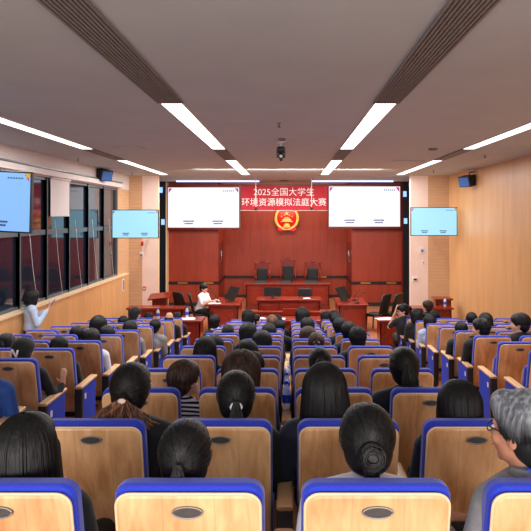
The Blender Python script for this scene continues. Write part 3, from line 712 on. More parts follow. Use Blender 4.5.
# ------------------------------------------------------------------ people
def remesh(q, vox, smooth=3, name='m'):
    me0 = q.mesh('tmp'); o = bpy.data.objects.new('tmp', me0); col.objects.link(o)
    md = o.modifiers.new('r', 'REMESH'); md.mode = 'VOXEL'; md.voxel_size = vox; md.use_smooth_shade = True
    ms = o.modifiers.new('s', 'SMOOTH'); ms.factor = .5; ms.iterations = smooth
    dg = bpy.context.evaluated_depsgraph_get(); dg.update()
    me = bpy.data.meshes.new_from_object(o.evaluated_get(dg)); me.name = name
    bpy.data.objects.remove(o); bpy.data.meshes.remove(me0)
    me.materials.clear(); me.materials.append(M['skin'])
    for p in me.polygons: p.use_smooth = True; p.material_index = 0
    return me
def chain(q, p0, r0, p1, r1, step=.35):
    p0, p1 = Vector(p0), Vector(p1); f = lambda r: Vector(r) if hasattr(r, '__len__') else Vector((r, r, r))
    r0, r1 = f(r0), f(r1); L = (p1-p0).length; n = max(2, int(L/(min(min(r0), min(r1))*step+1e-6))+1); n = min(n, 40)
    for i in range(n+1):
        u = i/n; q.ell(p0.lerp(p1, u), r0.lerp(r1, u), M['skin'], 12, 8)
def limb(q, pts, g=0):
    for (a, ra), (c, rc) in zip(pts[:-1], pts[1:]): chain(q, a, ra+g, c, rc+g)
def hand(q, w, d, up, side, curl=.5, s=1.0):
    """palm and five fingers from wrist w along d; up = back of hand; side = thumb side"""
    w, d, up, side = Vector(w), Vector(d).normalized(), Vector(up).normalized(), Vector(side).normalized()
    for u in (-.022, -.008, .008, .022): chain(q, w+side*u*.6*s, .015*s, w+d*.08*s+side*u*s, .012*s)
    for i, (u, l) in enumerate(((.030, .070), (.010, .080), (-.010, .074), (-.030, .058))):
        p0 = w+d*.085*s+side*u*s; p1 = p0+(d-up*curl*.5).normalized()*l*.5*s; p2 = p1+(d*(1-curl)-up*curl).normalized()*l*.5*s
        chain(q, p0, .009*s, p1, .0085*s, .6); chain(q, p1, .0085*s, p2, .007*s, .6)
    p0 = w+d*.02*s+side*.025*s; p1 = p0+(d*.6+side*.8).normalized()*.04*s; p2 = p1+(d*.9+side*.3-up*.2).normalized()*.035*s
    chain(q, p0, .012*s, p1, .010*s, .6); chain(q, p1, .010*s, p2, .008*s, .6)

def head_mtx(c, yaw, pitch=0, roll=0):
    return Matrix.Translation(c) @ Matrix.Rotation(yaw, 4, 'Z') @ Matrix.Rotation(pitch, 4, 'X') @ Matrix.Rotation(roll, 4, 'Y')
def head_skin(q, H):
    H = H @ Matrix.Scale(1.06, 4)
    e = lambda c, r: q.ell(c, r, M['skin'], 20, 14, mtx=H)
    e((0, -.012, .022), (.075, .094, .090)); e((0, .022, -.030), (.064, .066, .078)); e((0, .030, -.075), (.046, .050, .038)); e((0, .062, -.098), (.022, .020, .018))
    e((0, .078, .018), (.050, .016, .014)); e((0, .092, -.012), (.010, .014, .026)); e((0, .102, -.030), (.015, .013, .011))
    e((0, .080, -.062), (.026, .014, .008)); e((0, .078, -.072), (.022, .013, .008))
    for s in (-1, 1):
        e((s*.038, .062, -.028), (.024, .024, .022)); e((s*.077, -.006, -.012), (.009, .019, .030)); e((s*.080, -.014, -.004), (.008, .012, .016))
def locks(q, H, style, n=420, seed=1):
    """thin overlapping locks combed over the scalp: gathered to a tie, or hanging from the parting"""
    rnd = random.Random(seed); C0 = Vector((0, -.026, .030)); RR = Vector((.088, .102, .098))
    if style in ('long', 'bob', 'bigbob'):
        f = 1.13 if style == 'bigbob' else 1.0; RR = Vector(((.093 if style == 'long' else .101)*f, .110*f, .108*f)); C0 = Vector((0, -.030, .022))
    gather = style in ('pony', 'highpony', 'lowbun', 'bun', 'tintpony')
    g = {'pony': Vector((0, -1, -.12)), 'tintpony': Vector((0, -1, -.12)), 'highpony': Vector((0, -1, .15)), 'lowbun': Vector((0, -1, -.15)), 'bun': Vector((0, -1, .1))}.get(style, Vector((0, -1, 0))).normalized()
    for i in range(n):
        if gather:
            while True:
                d = Vector((rnd.gauss(0, 1), rnd.gauss(0, 1), rnd.gauss(0, 1))).normalized()
                if d.angle(g) < .35 or (d.y > .25 and d.z < .45) or d.z < -.75: continue
                break
            pts = []; ang = d.angle(g); m = 7
            for k in range(m):
                u = k/(m-1); v = (d*math.sin((1-u)*ang)+g*math.sin(u*ang))/math.sin(ang)
                f = 1.005+.02*math.sin(PI*u)*rnd.random(); pts.append(H @ (C0+Vector((v.x*RR.x*f, v.y*RR.y*f, v.z*RR.z*f))))
            q.tube(pts, .0034, M['skin'], 4, .0020, caps=False)
        else:
            a0 = rnd.uniform(-PI, PI); az = a0-PI/2; front = abs(a0) > 2.35      # around the head, face side left open
            L = {'long': .34, 'bob': .10, 'bigbob': .10, 'short': .02, 'crop': .0, 'grey': .02, 'cap': 0}.get(style, .02)*rnd.uniform(.8, 1.05)
            if front: L = 0
            wide = {'long': 1.06, 'bob': 1.03, 'bigbob': 1.03}.get(style, 1.02); side = abs(math.cos(az))
            t0 = rnd.uniform(.05, .35) if L > .05 else rnd.uniform(.08, .9); t1 = 1.5 if L > .05 else (rnd.uniform(1.0, 1.2) if front else rnd.uniform(1.5, 2.0)); pts = []
            for k in range(7):
                th = t0+(t1-t0)*k/6; w = 1+(wide-1)*min(1, th/1.5)**1.5
                pts.append(C0+Vector((math.cos(az)*math.sin(th)*RR.x*w, math.sin(az)*math.sin(th)*RR.y*w, math.cos(th)*RR.z*1.01)))
            if L > .05:
                e = pts[-1].copy()
                for k in range(1, 5): pts.append(e+Vector((e.x*(.32 if style == 'long' else -.05)*k/4, -.004*k, -L*k/4)))
            q.tube([H @ p for p in pts], .0036, M['skin'], 4, .0022, caps=False)
    if style in ('pony', 'highpony'):
        root = C0+Vector((0, g.y*RR.y*1.12, g.z*RR.z)); L = .17
        for i in range(110):
            a = rnd.uniform(0, 2*PI); rr = rnd.uniform(.3, 1)*(.030 if style == 'pony' else .045); pts = []
            for k in range(7):
                u = k/6; f = math.sin(min(1, u*1.6)*PI/2)*(1-.35*u)
                pts.append(H @ (root+Vector((math.cos(a)*rr*(.35+f), -.016-.028*f+math.sin(a)*rr*.45*f, -L*u*rnd.uniform(.92, 1.05)+.01))))
            q.tube(pts, .0034, M['skin'], 4, .0016, caps=False)
    if style in ('bun', 'lowbun'):
        z = {'bun': .04, 'lowbun': .005}[style]
        for i in range(46):
            ph = rnd.uniform(-1, 1); tl = rnd.uniform(-.8, .8); tm = rnd.uniform(-.8, .8); r0 = .040*rnd.uniform(.45, 1)
            pts = [H @ (Vector((0, -.132, z-.012))+Vector((r0*math.cos(k*.5+i)*1.0, -.030*math.sqrt(max(0, 1-(r0/.042)**2))-.004+r0*.35*tl*math.cos(k*.5+i), r0*math.sin(k*.5+i)*(1+.25*tm)))) for k in range(9)]
            q.tube(pts, .0045, M['skin'], 4, .003, caps=False)
def hair_mesh(style, H, vox=.009):
    H = H @ Matrix.Scale(1.13, 4)
    q = MB(); e = lambda c, r: q.ell(c, r, M['skin'], 20, 14, mtx=H)
    W = lambda v: H @ Vector(v)
    ch = lambda a, ra, b2, rb: chain(q, W(a), ra, W(b2), rb)
    if style == 'bald':
        e((0, -.045, -.02), (.083, .072, .058)); e((0, -.062, -.05), (.062, .045, .04))
        return remesh(q, vox, 2, 'hair')
    e((0, -.026, .030), (.086, .100, .096)); e((0, -.045, -.010), (.080, .074, .085))
    e((0, .022, .056), (.076, .070, .066))
    if style in ('short', 'crop'): e((0, -.055, -.045), (.066, .050, .052))
    elif style == 'grey': e((0, -.06, -.045), (.068, .05, .055)); e((-.01, .055, .080), (.055, .045, .042)); e((.02, -.01, .075), (.074, .08, .058))
    elif style in ('bob', 'bigbob'):
        g = 1.12 if style == 'bigbob' else 1.0
        e((0, -.03, .01), (.101*g, .105*g, .112*g)); e((0, -.045, -.07), (.100*g, .080*g, .085))
        for s in (-1, 1): e((s*.080*g, .010, -.05), (.022, .050, .085))
    elif style == 'long':
        e((0, -.03, .02), (.089, .104, .104))
        ch((0, -.06, -.03), (.088, .060, .06), (0, -.085, -.22), (.118, .050, .06)); ch((0, -.085, -.20), (.118, .045, .05), (0, -.09, -.33), (.10, .03, .05))
        for s in (-1, 1): ch((s*.080, .01, .0), (.024, .05, .05), (s*.108, -.01, -.22), (.03, .045, .06))
    elif style in ('pony', 'highpony', 'tintpony'):
        e((0, -.058, -.035), (.072, .050, .055)); z = {'pony': .015, 'tintpony': .015, 'highpony': .045}[style]
        ch((0, -.11, z), .022, (0, -.145, z-.02), .020)
        if style == 'pony': ch((0, -.145, z-.02), (.020, .018, .02), (0, -.150, z-.10), (.034, .022, .03)); ch((0, -.150, z-.10), (.034, .022, .03), (0, -.14, z-.17), (.018, .014, .02))
        if style == 'highpony': ch((0, -.15, z-.03), (.040, .028, .03), (.0, -.15, z-.14), (.050, .028, .04)); ch((.0, -.15, z-.14), (.050, .028, .04), (0, -.14, z-.20), (.024, .016, .03))
    elif style in ('bun', 'lowbun'):
        e((0, -.058, -.035), (.072, .050, .055)); z = .04 if style == 'bun' else .005
        e((0, -.132, z-.012), (.044, .030, .042)); e((.012, -.142, z-.02), (.032, .022, .030)); 
        if style == 'lowbun': ch((0, -.13, -.03), (.030, .022, .03), (0, -.125, -.12), (.026, .016, .03))
    elif style == 'cap':
        e((0, -.01, .05), (.094, .108, .085)); e((0, -.06, -.06), (.07, .05, .07))
        return remesh(q, vox, 2, 'cap')
    me = remesh(q, vox, 2, 'hair'); lq = MB(); locks(lq, H, style, 560 if style in ('long', 'bob', 'bigbob') else 420, len(style)*7)
    bm = bmesh.new(); bm.from_mesh(me); lm = lq.mesh('l'); bm.from_mesh(lm)
    for f in bm.faces: f.smooth = True; f.material_index = 0
    bm.to_mesh(me); bm.free(); bpy.data.meshes.remove(lm)
    return me
CACHE = {}
def figure(pose, yaw=0, pitch=0, style='short', vox=.012):
    """seated or standing person; returns meshes"""
    key = (pose, round(yaw, 2), round(pitch, 2))
    seated = pose != 'stand'
    hc = Vector((0, .27, 1.10)) if seated else Vector((0, .02, 1.49))
    if pose == 'desk': hc = Vector((0, .40, 1.17))
    H = head_mtx(hc, yaw, pitch)
    if key not in CACHE:
        S = MB(); T = MB(); B = MB(); K = MB()
        if seated:
            neck = hc + Vector((0, -.035, -.10)); ch_ = Vector((0, hc.y-.02, hc.z-.30)); pel = Vector((0, .36 if pose != 'desk' else .25, .53))
            for q, g in ((S, 0), (T, .013)):
                chain(q, pel, (.165+g, .12+g, .12+g), pel.lerp(ch_, .5), (.145+g, .10+g, .12+g)); chain(q, pel.lerp(ch_, .5), (.145+g, .10+g, .12+g), ch_, (.170+g, .110+g, .14+g))
                for s in (-1, 1): chain(q, ch_+Vector((s*.05, 0, .12)), .062+g, ch_+Vector((s*.165, 0, .095)), .060+g)
            chain(S, ch_+Vector((0, 0, .12)), .062, neck+Vector((0, .02, .03)), .052); chain(T, ch_+Vector((0, -.005, .12)), .08, ch_+Vector((0, -.01, .165)), .064)
            head_skin(S, H)
            for s in (-1, 1):
                sh = ch_+Vector((s*.185, 0, .09))
                lift = (pose == 'raise' and s == 1) or (pose == 'cheek' and s == 1) or (pose == 'hairhand' and s == -1)
                if pose == 'raise' and s == 1: el, wr = sh+Vector((.09, .08, -.24)), sh+Vector((.13, .20, -.15)); hd = ((.0, .1, 1), (0, -1, 0), (-1, 0, 0))
                elif pose == 'cheek' and s == 1: el, wr = sh+Vector((.03, .22, -.20)), H @ Vector((.085, .07, -.15)); hd = ((-.1, 0, 1), (1, 0, 0), (0, -1, 0))
                elif pose == 'hairhand' and s == -1: el, wr = sh+Vector((-.10, .10, -.10)), H @ Vector((-.02, .155, .0)); hd = ((.3, 0, 1), (-1, 0, 0), (0, 1, 0))
                elif pose == 'desk': el, wr = sh+Vector((s*.03, .10, -.24)), Vector((s*.13, .72, .86)); hd = ((-s*.2, 1, -.1), (0, 0, 1), (-s, 0, 0))
                else: el, wr = sh+Vector((s*.045, .05, -.25)), Vector((s*.07, .58, .64)); hd = ((-s*.4, 1, -.1), (0, 0, 1), (-s, 0, 0))
                limb(S, [(sh, .050), (el, .040), (wr, .026)]); hand(S, wr, *hd, .4)
                if pose in ('desk', 'tee', 'hairhand'): limb(T, [(sh, .060), (sh.lerp(el, .75), .052)])
                else: limb(T, [(sh, .062), (el, .052), (el.lerp(wr, .9), .038)])
                hip = pel+Vector((s*.085, .02, -.02)); kn = pel+Vector((s*.11, .44, -.02)); an = Vector((s*.11, kn.y+.02, .09))
                limb(S, [(hip, .085), (kn, .056), (an, .036)]); limb(B, [(hip, .098), (kn, .068), (an, .055)])
                chain(S, an, .034, an+Vector((0, .12, -.05)), .026); chain(K, an+Vector((0, -.02, -.045)), (.042, .045, .042), an+Vector((0, .15, -.055)), (.042, .05, .030))
            chain(B, pel, (.178, .135, .12), pel+Vector((0, .03, .02)), (.178, .135, .12))
        else:
            pel = Vector((0, -.02, .88)); ch_ = Vector((0, -.02, 1.20))
            for q, g in ((S, 0), (T, .028)):
                chain(q, pel if q is S else pel+Vector((0, 0, .06)), (.16+g, .11+g, .10), pel.lerp(ch_, .5), (.135+g, .095+g, .11)); chain(q, pel.lerp(ch_, .5), (.135+g, .095+g, .11), ch_, (.165+g, .105+g, .14))
                for s in (-1, 1): chain(q, ch_+Vector((s*.05, 0, .11)), .058+g, ch_+Vector((s*.155, 0, .08)), .056+g)
            chain(S, ch_+Vector((0, 0, .12)), .058, hc+Vector((0, -.02, -.08)), .048); head_skin(S, H); chain(T, ch_+Vector((0, 0, .12)), .075, ch_+Vector((0, 0, .155)), .060)
            for s in (-1, 1):
                sh = ch_+Vector((s*.175, 0, .075)); el = sh+Vector((s*.06, .06, -.25)); wr = Vector((s*.05, .27, 1.25+.02*s))
                limb(S, [(sh, .048), (el, .038), (wr, .025)]); hand(S, wr, (-s*.3, .5, .9), (0, 1, -.4), (-s, 0, .3), .6)
                limb(T, [(sh, .064), (el, .058), (el.lerp(wr, .85), .042)])
                hip = pel+Vector((s*.085, 0, -.03)); kn = Vector((s*.10, .01, .47)); an = Vector((s*.10, -.03, .09))
                limb(S, [(hip, .085), (kn, .054), (an, .036)]); limb(B, [(hip, .100), (kn, .072), (an, .062)])
                chain(S, an, .034, an+Vector((0, .12, -.05)), .026); chain(K, an+Vector((0, -.02, -.045)), (.042, .045, .042), an+Vector((0, .15, -.055)), (.042, .05, .030))
            chain(B, pel, (.176, .125, .12), pel+Vector((0, 0, .05)), (.165, .12, .10))
        CACHE[key] = (remesh(S, vox, 2, 'body'), remesh(T, .014, 4, 'top'), remesh(B, .018, 3, 'trousers'), remesh(K, .014, 2, 'shoes'))
    hk = ('h', style, tuple(round(v, 2) for v in hc), round(yaw, 2), round(pitch, 2))
    if hk not in CACHE: CACHE[hk] = hair_mesh(style, H)
    return CACHE[key] + (CACHE[hk], H)
def own_mat(o, m):
    o.material_slots[0].link = 'OBJECT'; o.material_slots[0].material = m
def person(label, loc, rot, scale, pose='lap', yaw=0, pitch=0, style='short', hair='h_black', top='c_black', topname='jacket', bottom='c_pants', skin='skin', face=False, extra=None, group=None, vox=.012):
    t = thing('person', label, 'person', loc, 0, group); t.rotation_euler = rot; t.scale = (scale,)*3
    S, T, B, K, Hm, H = figure(pose, yaw, pitch, style, vox)
    for nm, me, m in (('body', S, skin), (topname, T, top), ('trousers', B, bottom), ('shoes', K, 'shoe'), ('hair' if style != 'cap' else 'black_cap', Hm, hair)):
        o = put(nm, me, t); own_mat(o, M[m])
    if face:
        for s in (-1, 1):
            q = MB(); q.ell((s*.032, .090, .002), (.013, .008, .006), M['paper'], 10, 6, mtx=H); q.ell((s*.032, .096, .002), (.006, .004, .006), M['black'], 8, 6, mtx=H); q.build('eye', t)
            q = MB(); q.ell((s*.032, .097, .020), (.018, .006, .003), M['h_black'], 10, 6, mtx=H); q.build('eyebrow', t)
        q = MB(); q.ell((0, .100, -.071), (.020, .005, .005), mat_lip, 10, 6, mtx=H); q.build('lips', t)
    if extra in ('glasses',):
        q = MB()
        for s in (-1, 1):
            q.tube([H @ Vector((s*.031+.024*math.cos(a*PI/8), .102, .0+.018*math.sin(a*PI/8))) for a in range(17)], .0022, M['black'], 6)
            q.tube([H @ Vector((s*.055, .100, .006)), H @ Vector((s*.078, .03, .006)), H @ Vector((s*.082, -.02, .0))], .0024, M['black'], 6)
        q.tube([H @ Vector((-.008, .104, .002)), H @ Vector((.008, .104, .002))], .002, M['black'], 6)
        q.build('spectacles', t)
    if extra in ('tie', 'pinktie', 'clip'):
        q = MB()
        if extra == 'clip':
            for s in (-1, 1): q.box(-.008, .008, -.004, .004, -.035, .035, M['paper'], mtx=H @ Matrix.Translation((s*.016, -.178, .03)) @ Matrix.Rotation(s*.35, 4, 'Y'))
        else:
            for k in range(10):
                a = k*PI/5; q.ell((.020*math.cos(a), -.160, .0+.016*math.sin(a)), (.013, .016, .012), M['paper'], 8, 6, mtx=H)
        q.build('hair_clip' if extra == 'clip' else 'hair_tie', t)
    if extra == 'curls':
        q = MB()
        for k in range(42):
            a = (k % 21-10)*.085+(.04 if k > 20 else 0); P = [H @ Vector((0, -.15, .0))]
            for j in range(1, 7): P.append(H @ Vector((math.sin(a)*.038*j+.010*math.sin(j*1.7+k), -.172-.010*math.sin(j+k)-(.012 if k > 20 else 0), .0-.028*j*math.cos(a))))
            q.tube(P, .009, M['h_tail'], 6, .003)
        q.build('ponytail', t)
        q = MB(); q.ell((0, -.178, -.012), (.022, .012, .016), M['pink'], 10, 8, mtx=H); q.build('hair_clip', t)
    return t, H
mat_lip = mat('lip_skin', (176, 96, 90), .5, noise=.05, nscale=30)

occupied = {}
def sit(block, r, s, px, pytop, look, **kw):
    """someone in the seat (block, row, seat) whose crown shows at (px, pytop)"""
    y = dict(C=crow, L=lrow, R=rrow)[block](r); xs = dict(C=CX, L=LX, R=RX)[block][s]
    d = y+.22; fz = floor_z(y); hx = X(px, d); ht = Z(pytop, d)-fz
    sc = min(1.09, max(.90, ht/1.25)); dx = hx-xs
    base = xs + dx*.55; lean = (dx*.45)/(1.1*sc)
    lean = max(-.3, min(.3, lean)); base = hx-math.sin(lean)*1.1*sc
    where = {'C': 'centre block, %s row from camera, %s from left' % (ORD[r], ORD[s]), 'L': 'left block, %s row from camera, %s from aisle' % (ORD[r], ORD[s]), 'R': 'right block, %s row from camera, %s from aisle' % (ORD[r], ORD[s])}[block]
    occupied[(block, r, s)] = look
    return person('%s, %s' % (look, where), (base, y, fz), (0, lean, 0), sc, group='seated audience', **kw)

HEADS = [
 # nearest centre rows
 ('C', 0, 1, 185, 421, 'woman with low ponytail', dict(style='pony', hair='h_black', pitch=-.05)),
 ('C', 0, 2, 368, 405, 'woman with low black bun', dict(style='lowbun', top='c_white', topname='shirt', pitch=-.1)),
 ('C', 0, 0, 24, 414, 'woman with long loose black hair', dict(style='long', yaw=-.1)),
 ('C', 1, 0, 129, 363, 'woman with curly tinted ponytail', dict(style='tintpony', extra='curls', pitch=-.05)),
 ('C', 1, 1, 235, 371, 'woman with white hair tie', dict(style='pony', extra='tie', yaw=.1)),
 ('C', 1, 2, 326, 363, 'woman with long black hair', dict(style='long', top='c_navy', yaw=-.15)),
 ('C', 1, 3, 460, 380, 'person with short black hair', dict(style='bob', top='c_navy')),
 ('C', 2, 0, 184, 359, 'brown-haired woman in striped top', dict(style='short', hair='h_brown', top='c_stripe', topname='sweater', pose='cheek', yaw=-.6)),
 ('C', 2, 1, 241, 352, 'woman with full brown hair', dict(style='bigbob', hair='h_brown')),
 ('C', 2, 3, 405, 347, 'woman with high black ponytail', dict(style='highpony')),
 ('C', 3, 2, 320, 347, 'woman with black bun', dict(style='bun')),
 ('C', 3, 1, 253, 351, 'person with short black hair', dict(style='short')),
 ('C', 4, 1, 247, 339, 'woman with parted black hair', dict(style='bob')),
 ('C', 4, 0, 205, 336, 'woman with long black hair', dict(style='long')),
 ('C', 5, 0, 214, 337, 'person with black bob', dict(style='bob')),
 ('C', 5, 1, 262, 330, 'person with full black hair', dict(style='bob')),
 ('C', 5, 2, 316, 332, 'woman with white hair clip', dict(style='bun', hair='h_brown', extra='clip')),
 ('C', 5, 3, 358, 326, 'person with smooth black hair', dict(style='crop')),
 ('C', 6, 1, 248, 322, 'person with black bob', dict(style='bob')),
 ('C', 6, 2, 308, 326, 'woman with brown bob', dict(style='bob', hair='h_brown')),
 ('C', 6, 3, 349, 321, 'person with short black hair', dict(style='short')),
 ('C', 7, 0, 228, 324, 'woman with white scrunchie', dict(style='pony', extra='tie')),
 ('C', 7, 1, 269, 323, 'person with black bob', dict(style='bob')),
 ('C', 7, 3, 340, 317, 'person with short black hair', dict(style='short')),
 ('C', 8, 1, 279, 319, 'person with short black hair', dict(style='short')),
 ('C', 8, 2, 307.5, 317, 'person with black bob', dict(style='bob')),
 ('C', 9, 0, 214.5, 313.5, 'man in black suit and white collar', dict(style='short')),
 ('C', 9, 1, 272, 314.5, 'woman with light brown bun', dict(style='bun', hair='h_light')),
 ('C', 9, 3, 336.5, 313, 'person with short black hair', dict(style='short')),
 ('C', 10, 0, 248, 309, 'person with full black hair', dict(style='bob')),
 ('C', 10, 1, 277, 314, 'person with short black hair', dict(style='short')),
 ('C', 10, 2, 302.5, 308, 'woman with full black hair', dict(style='bigbob')),
 ('C', 10, 3, 334, 310, 'person with short black hair', dict(style='short')),
 ('C', 11, 1, 256, 315, 'person turned sideways showing a face', dict(style='short', yaw=-1.2, face=True)),
 ('C', 11, 3, 326, 310.5, 'person with black bob', dict(style='bob')),
 # left block
 ('L', 1, 0, 22, 337.5, 'person in black cap raising a hand', dict(style='cap', hair='c_black', pose='raise')),
 ('L', 2, 1, 5, 333, 'woman with black hair and pale clip', dict(style='bun')),
 ('L', 2, 0, 59, 337, 'person with short black hair', dict(style='short')),
 ('L', 3, 0, 91, 328, 'person in white shirt', dict(style='bob', top='c_white', topname='shirt')),
 ('L', 4, 1, 76.5, 326, 'person with short black hair', dict(style='short')),
 ('L', 4, 0, 107, 325, 'person with black bob', dict(style='bob')),
 ('L', 5, 1, 98, 316, 'woman with full black hair', dict(style='bigbob')),
 ('L', 5, 0, 130, 320, 'person with black bob', dict(style='bob', top='c_grey')),
 ('L', 7, 1, 123, 315.5, 'person with short black hair', dict(style='short')),
 ('L', 8, 1, 135, 307, 'person in grey top and cap', dict(style='cap', hair='c_black', top='c_grey', yaw=-.5)),
 ('L', 9, 1, 148.5, 312, 'person with short black hair', dict(style='short')),
 ('L', 6, 0, 155, 321, 'person with short black hair', dict(style='short', top='c_grey')),
 ('L', 8, 0, 169, 311, 'balding man', dict(style='bald', hair='h_black', top='c_black')),
 ('L', 9, 0, 177, 313.5, 'person with short black hair', dict(style='short')),
 ('L', 0, 0, -16, 344, 'person in bright blue jacket', dict(style='short', top='c_blue')),
 # right block
 ('R', 4, 1, 521, 313, 'suited man with face turned left', dict(style='short', yaw=1.1, pose='cheek', face=True)),
 ('R', 4, 0, 481.5, 318, 'man in black suit looking left', dict(style='short', yaw=.9, face=True)),
 ('R', 5, 0, 461.5, 321, 'person in black short-sleeved shirt', dict(style='short', pose='tee', topname='shirt')),
 ('R', 7, 1, 472, 312, 'person with short black hair', dict(style='short')),
 ('R', 6, 1, 486, 312.5, 'person with full black hair', dict(style='bob')),
 ('R', 7, 0, 430, 314, 'woman in pale patterned blouse', dict(style='bob', top='c_pale', topname='blouse')),
 ('R', 8, 0, 417, 308, 'person with full black hair', dict(style='bob')),
 ('R', 9, 1, 434.5, 310, 'person with short dark hair', dict(style='short')),
 ('R', 9, 0, 403, 303.5, 'woman in glasses, hand on hair', dict(style='bun', yaw=1.75, pose='hairhand', face=True, extra='glasses')),
]
made = {}
for (bl, r, s, px, py, look, kw) in HEADS:
    made[(bl, r, s)] = sit(bl, r, s, px, py, look, **kw)
# the cap's white letter
t, H = made[('L', 1, 0)]
text_obj('cap_letter', 'N', .10, M['lettering'], t, H @ Vector((-.02, -.158, .02)), (PI/2-.1, .1, -.1), .012)
# grey-haired man at the lower right corner
y = crow(0); fz = floor_z(y)
t, H = person('grey-haired man in glasses and grey collar, nearest row, at right edge of photo', (X(525, y+.22)+.13, y, fz), (0, 0, .5), (Z(389, y+.2)-fz)/1.262, pose='lap', yaw=.25, pitch=.05,
       style='grey', hair='h_grey', top='c_grey', topname='shirt', skin='skin2', face=True, extra='glasses', group='seated audience', vox=.009)
occupied[('C', 0, 3)] = 'grey-haired man'
q = MB(); q.tube([(-.075, .235, .985), (-.05, .19, 1.005), (0, .175, 1.01), (.05, .19, 1.005), (.075, .235, .985), (.06, .36, .90), (0, .40, .78), (-.06, .36, .90), (-.075, .235, .985)], .009, M['blabel'], 8); q.build('lanyard', t)
q = MB(); 
for k in range(9):
    a0 = PI + k*PI/8
q.tube([(.078*math.cos(a), .245+.065*math.sin(a), .985) for a in [PI+k*PI/10 for k in range(11)]], .020, M['c_grey'], 10); q.build('collar', t)
# white collar of the suited man
t2, H2 = made[('C', 9, 0)]
q = MB(); q.tube([(.072*math.cos(a), .245+.06*math.sin(a), .99) for a in [k*PI/8 for k in range(17)]], .016, M['c_white'], 8); q.build('collar', t2)

# seats
def seat_label(bl, r, s, oc):
    w = 'occupied' if oc else 'empty'
    if bl == 'C': return '%s blue and wood seat, centre block, %s row from camera, %s from left' % (w, ORD[r], ORD[s])
    return '%s blue and wood seat, %s block, %s row from camera, %s from aisle' % (w, 'left' if bl == 'L' else 'right', ORD[r], ORD[s])
for n in range(12):
    for s in range(4):
        oc = ('C', n, s) in occupied
        make_seat(CX[s], crow(n), seat_label('C', n, s, oc), oc, True, s == 3, tagged={0: -1, 3: 1}.get(s, 0))
for k in range(10):
    for s in range(4):
        for bl, xs, fn in (('L', LX, lrow), ('R', RX, rrow)):
            y = fn(k); x = xs[s]
            inner = x + (.25 if bl == 'L' else -.25); px = VX + inner*FPX/(y+.5)
            if not (0 < px < 531) or (bl == 'L' and s == 3): continue
            oc = (bl, k, s) in occupied
            if bl == 'L': make_seat(x, y, seat_label(bl, k, s, oc), oc, True, s == 0, tagged=1 if s == 0 else 0)
            else: make_seat(x, y, seat_label(bl, k, s, oc), oc, True, s == 3, tagged=-1 if s == 0 else 0)

# things on the centre armrests
bottle((-.02, crow(3)+.26, floor_z(crow(3))+.648), 'clear water bottle with blue label on the middle armrest, nearer one', 1.05)
bottle((-.02, crow(4)+.15, floor_z(crow(4))+.648), 'clear water bottle on the middle armrest one row farther', .9)
q = MB(); q.ell((0, 0, .06), (.04, .05, .06), M['paper']); q.ell((.015, .01, .11), (.02, .025, .04), M['paper']); q.tube([(.015, .01, .14), (.0, .01, .17), (.03, .01, .17), (.015, .01, .14)], .004, M['paper'], 6)
tag(q.build('plastic_bag', None, (-.02, crow(5)+.2, floor_z(crow(5))+.648)), 'small knotted white plastic bag on the middle armrest', 'bag')

# ------------------------------------------------------------------ man at the desk, woman at the wall, man at front table
p = (X(203, 17.25)-.32, 17.3, 0)
t, H = person('man in white shirt and black trousers reading at the left desk', (X(199, 17.25)-.22, 17.45, .04), (0, 0, -PI/2-.45), 1.0, pose='desk', pitch=-.15, style='short', top='c_white', topname='shirt', face=True)
y = 11.0
person('woman in pale blue sweater standing at left wall holding phone', (X(32, y), y, floor_z(y)), (0, 0, -PI/2+.6), (Z(290.5, y)-floor_z(y))/1.625, pose='stand', pitch=-.15, style='bigbob', top='c_pale', topname='sweater', face=True)
fx = X(45, y); q = MB(); q.box(-.005, .005, -.036, .036, -.075, .075, M['blabel'], bev=.003)
o = q.build('mobile_phone', None, (X(32, y)+math.cos(.6)*.36, y+math.sin(.6)*.36, floor_z(y)+1.36)); o.rotation_euler = (.5, .6, .4); tag(o, 'blue-lit phone held up by the woman standing at the wall', 'phone')
y = 13.7; x = X(427.5, 13.9)
side_chair(x, y+.3, 0, 'dark chair under the man seated alone by the right front table')
person('short-haired man in dark top sitting before the right front table', (x, y-.05, 0), (0, 0, 0), 1.08, style='crop', hair='h_brown', top='c_navy', yaw=.7, face=True)

# small red objects seen among the right seats
for px, py, d, lab in ((468, 362, 8.5, 'small red folder lying between the right aisle seats'), (497, 385, 6.2, 'red folder on the near right aisle seat')):
    q = MB(); q.box(-.09, .09, -.12, .12, 0, .02, M['red'], bev=.004); q.box(-.085, .088, -.117, .117, .004, .016, M['paper'])
    c = at(px, py, d); tag(q.build('folder', None, (RX[0], d, floor_z(d)+.475)), lab, 'folder')

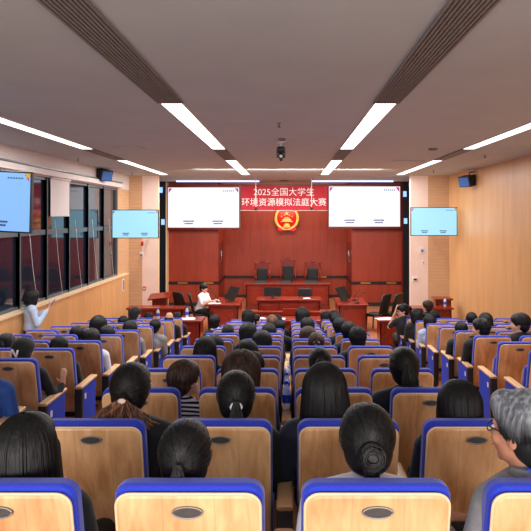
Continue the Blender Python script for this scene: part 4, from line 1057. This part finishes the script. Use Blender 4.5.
# ------------------------------------------------------------------ light
def area(x, y, z, sx, sy, power, colr, rot=(0, 0, 0)):
    l = bpy.data.lights.new('area', 'AREA'); l.shape = 'RECTANGLE'; l.size = sx; l.size_y = sy; l.energy = power; l.color = colr
    o = bpy.data.objects.new('strip_or_fill_lamp', l); col.objects.link(o); o.location = (x, y, z); o.rotation_euler = rot  # serves the visible light strips and the added fill lamps alike
for x in (-1.3, 1.06, -3.73, 3.32):
    area(x, 8.85, CEIL-.03, .2, 4.5, 100, (1, .97, .95)); area(x, 15.6, CEIL-.03, .2, 4.7, 84, (1, .96, .94))
area(0, -2.9, CZ-.4, 8, 1.6, 430, (1, .97, .96), (PI/2+.12, 0, 0))  # unseen fill lamp added behind the camera for near seat backs and ceiling
area(-2.5, 21.07, CEIL-.03, 2.9, .14, 45, (.6, .72, 1)); area(2.2, 21.07, CEIL-.03, 2.9, .14, 45, (.6, .72, 1))
area(0, 18.6, CEIL-.05, 7, .5, 250, (1, .93, .86), (-.0, 0, 0)); bpy.data.objects['strip_or_fill_lamp'].rotation_euler = (0, 0, 0)  # added lamp over the court, no fitting there; brightens the red wood
area(0, 15.9, CEIL-.06, 5, .3, 130, (1, .93, .88), (.9, 0, 0))  # extra lamp without a fitting, tilted forward to brighten the court wall
area(-.15, 22.6, CEIL-.05, 4.2, .4, 110, (1, .93, .86), (.25, 0, 0))  # fill lamp added inside the centre recess to lift its dark wall
w = bpy.data.worlds.new('world'); bpy.context.scene.world = w; w.use_nodes = True
w.node_tree.nodes['Background'].inputs[0].default_value = (.02, .025, .04, 1); w.node_tree.nodes['Background'].inputs[1].default_value = 1

cam = bpy.data.cameras.new('camera'); cam.sensor_width = 36; cam.lens = 36*FPX/531; cam.shift_x = -(VX-265.5)/531; cam.shift_y = -(265.5-VY)/531
cam.clip_start = .05; cam.clip_end = 100
co = bpy.data.objects.new('camera', cam); col.objects.link(co); co.location = (0, 0, CZ); co.rotation_euler = (PI/2, 0, 0)
sc = bpy.context.scene; sc.camera = co
sc.view_settings.view_transform = 'Standard'; sc.view_settings.look = 'None'; sc.view_settings.exposure = 0
sc.cycles.max_bounces = 6
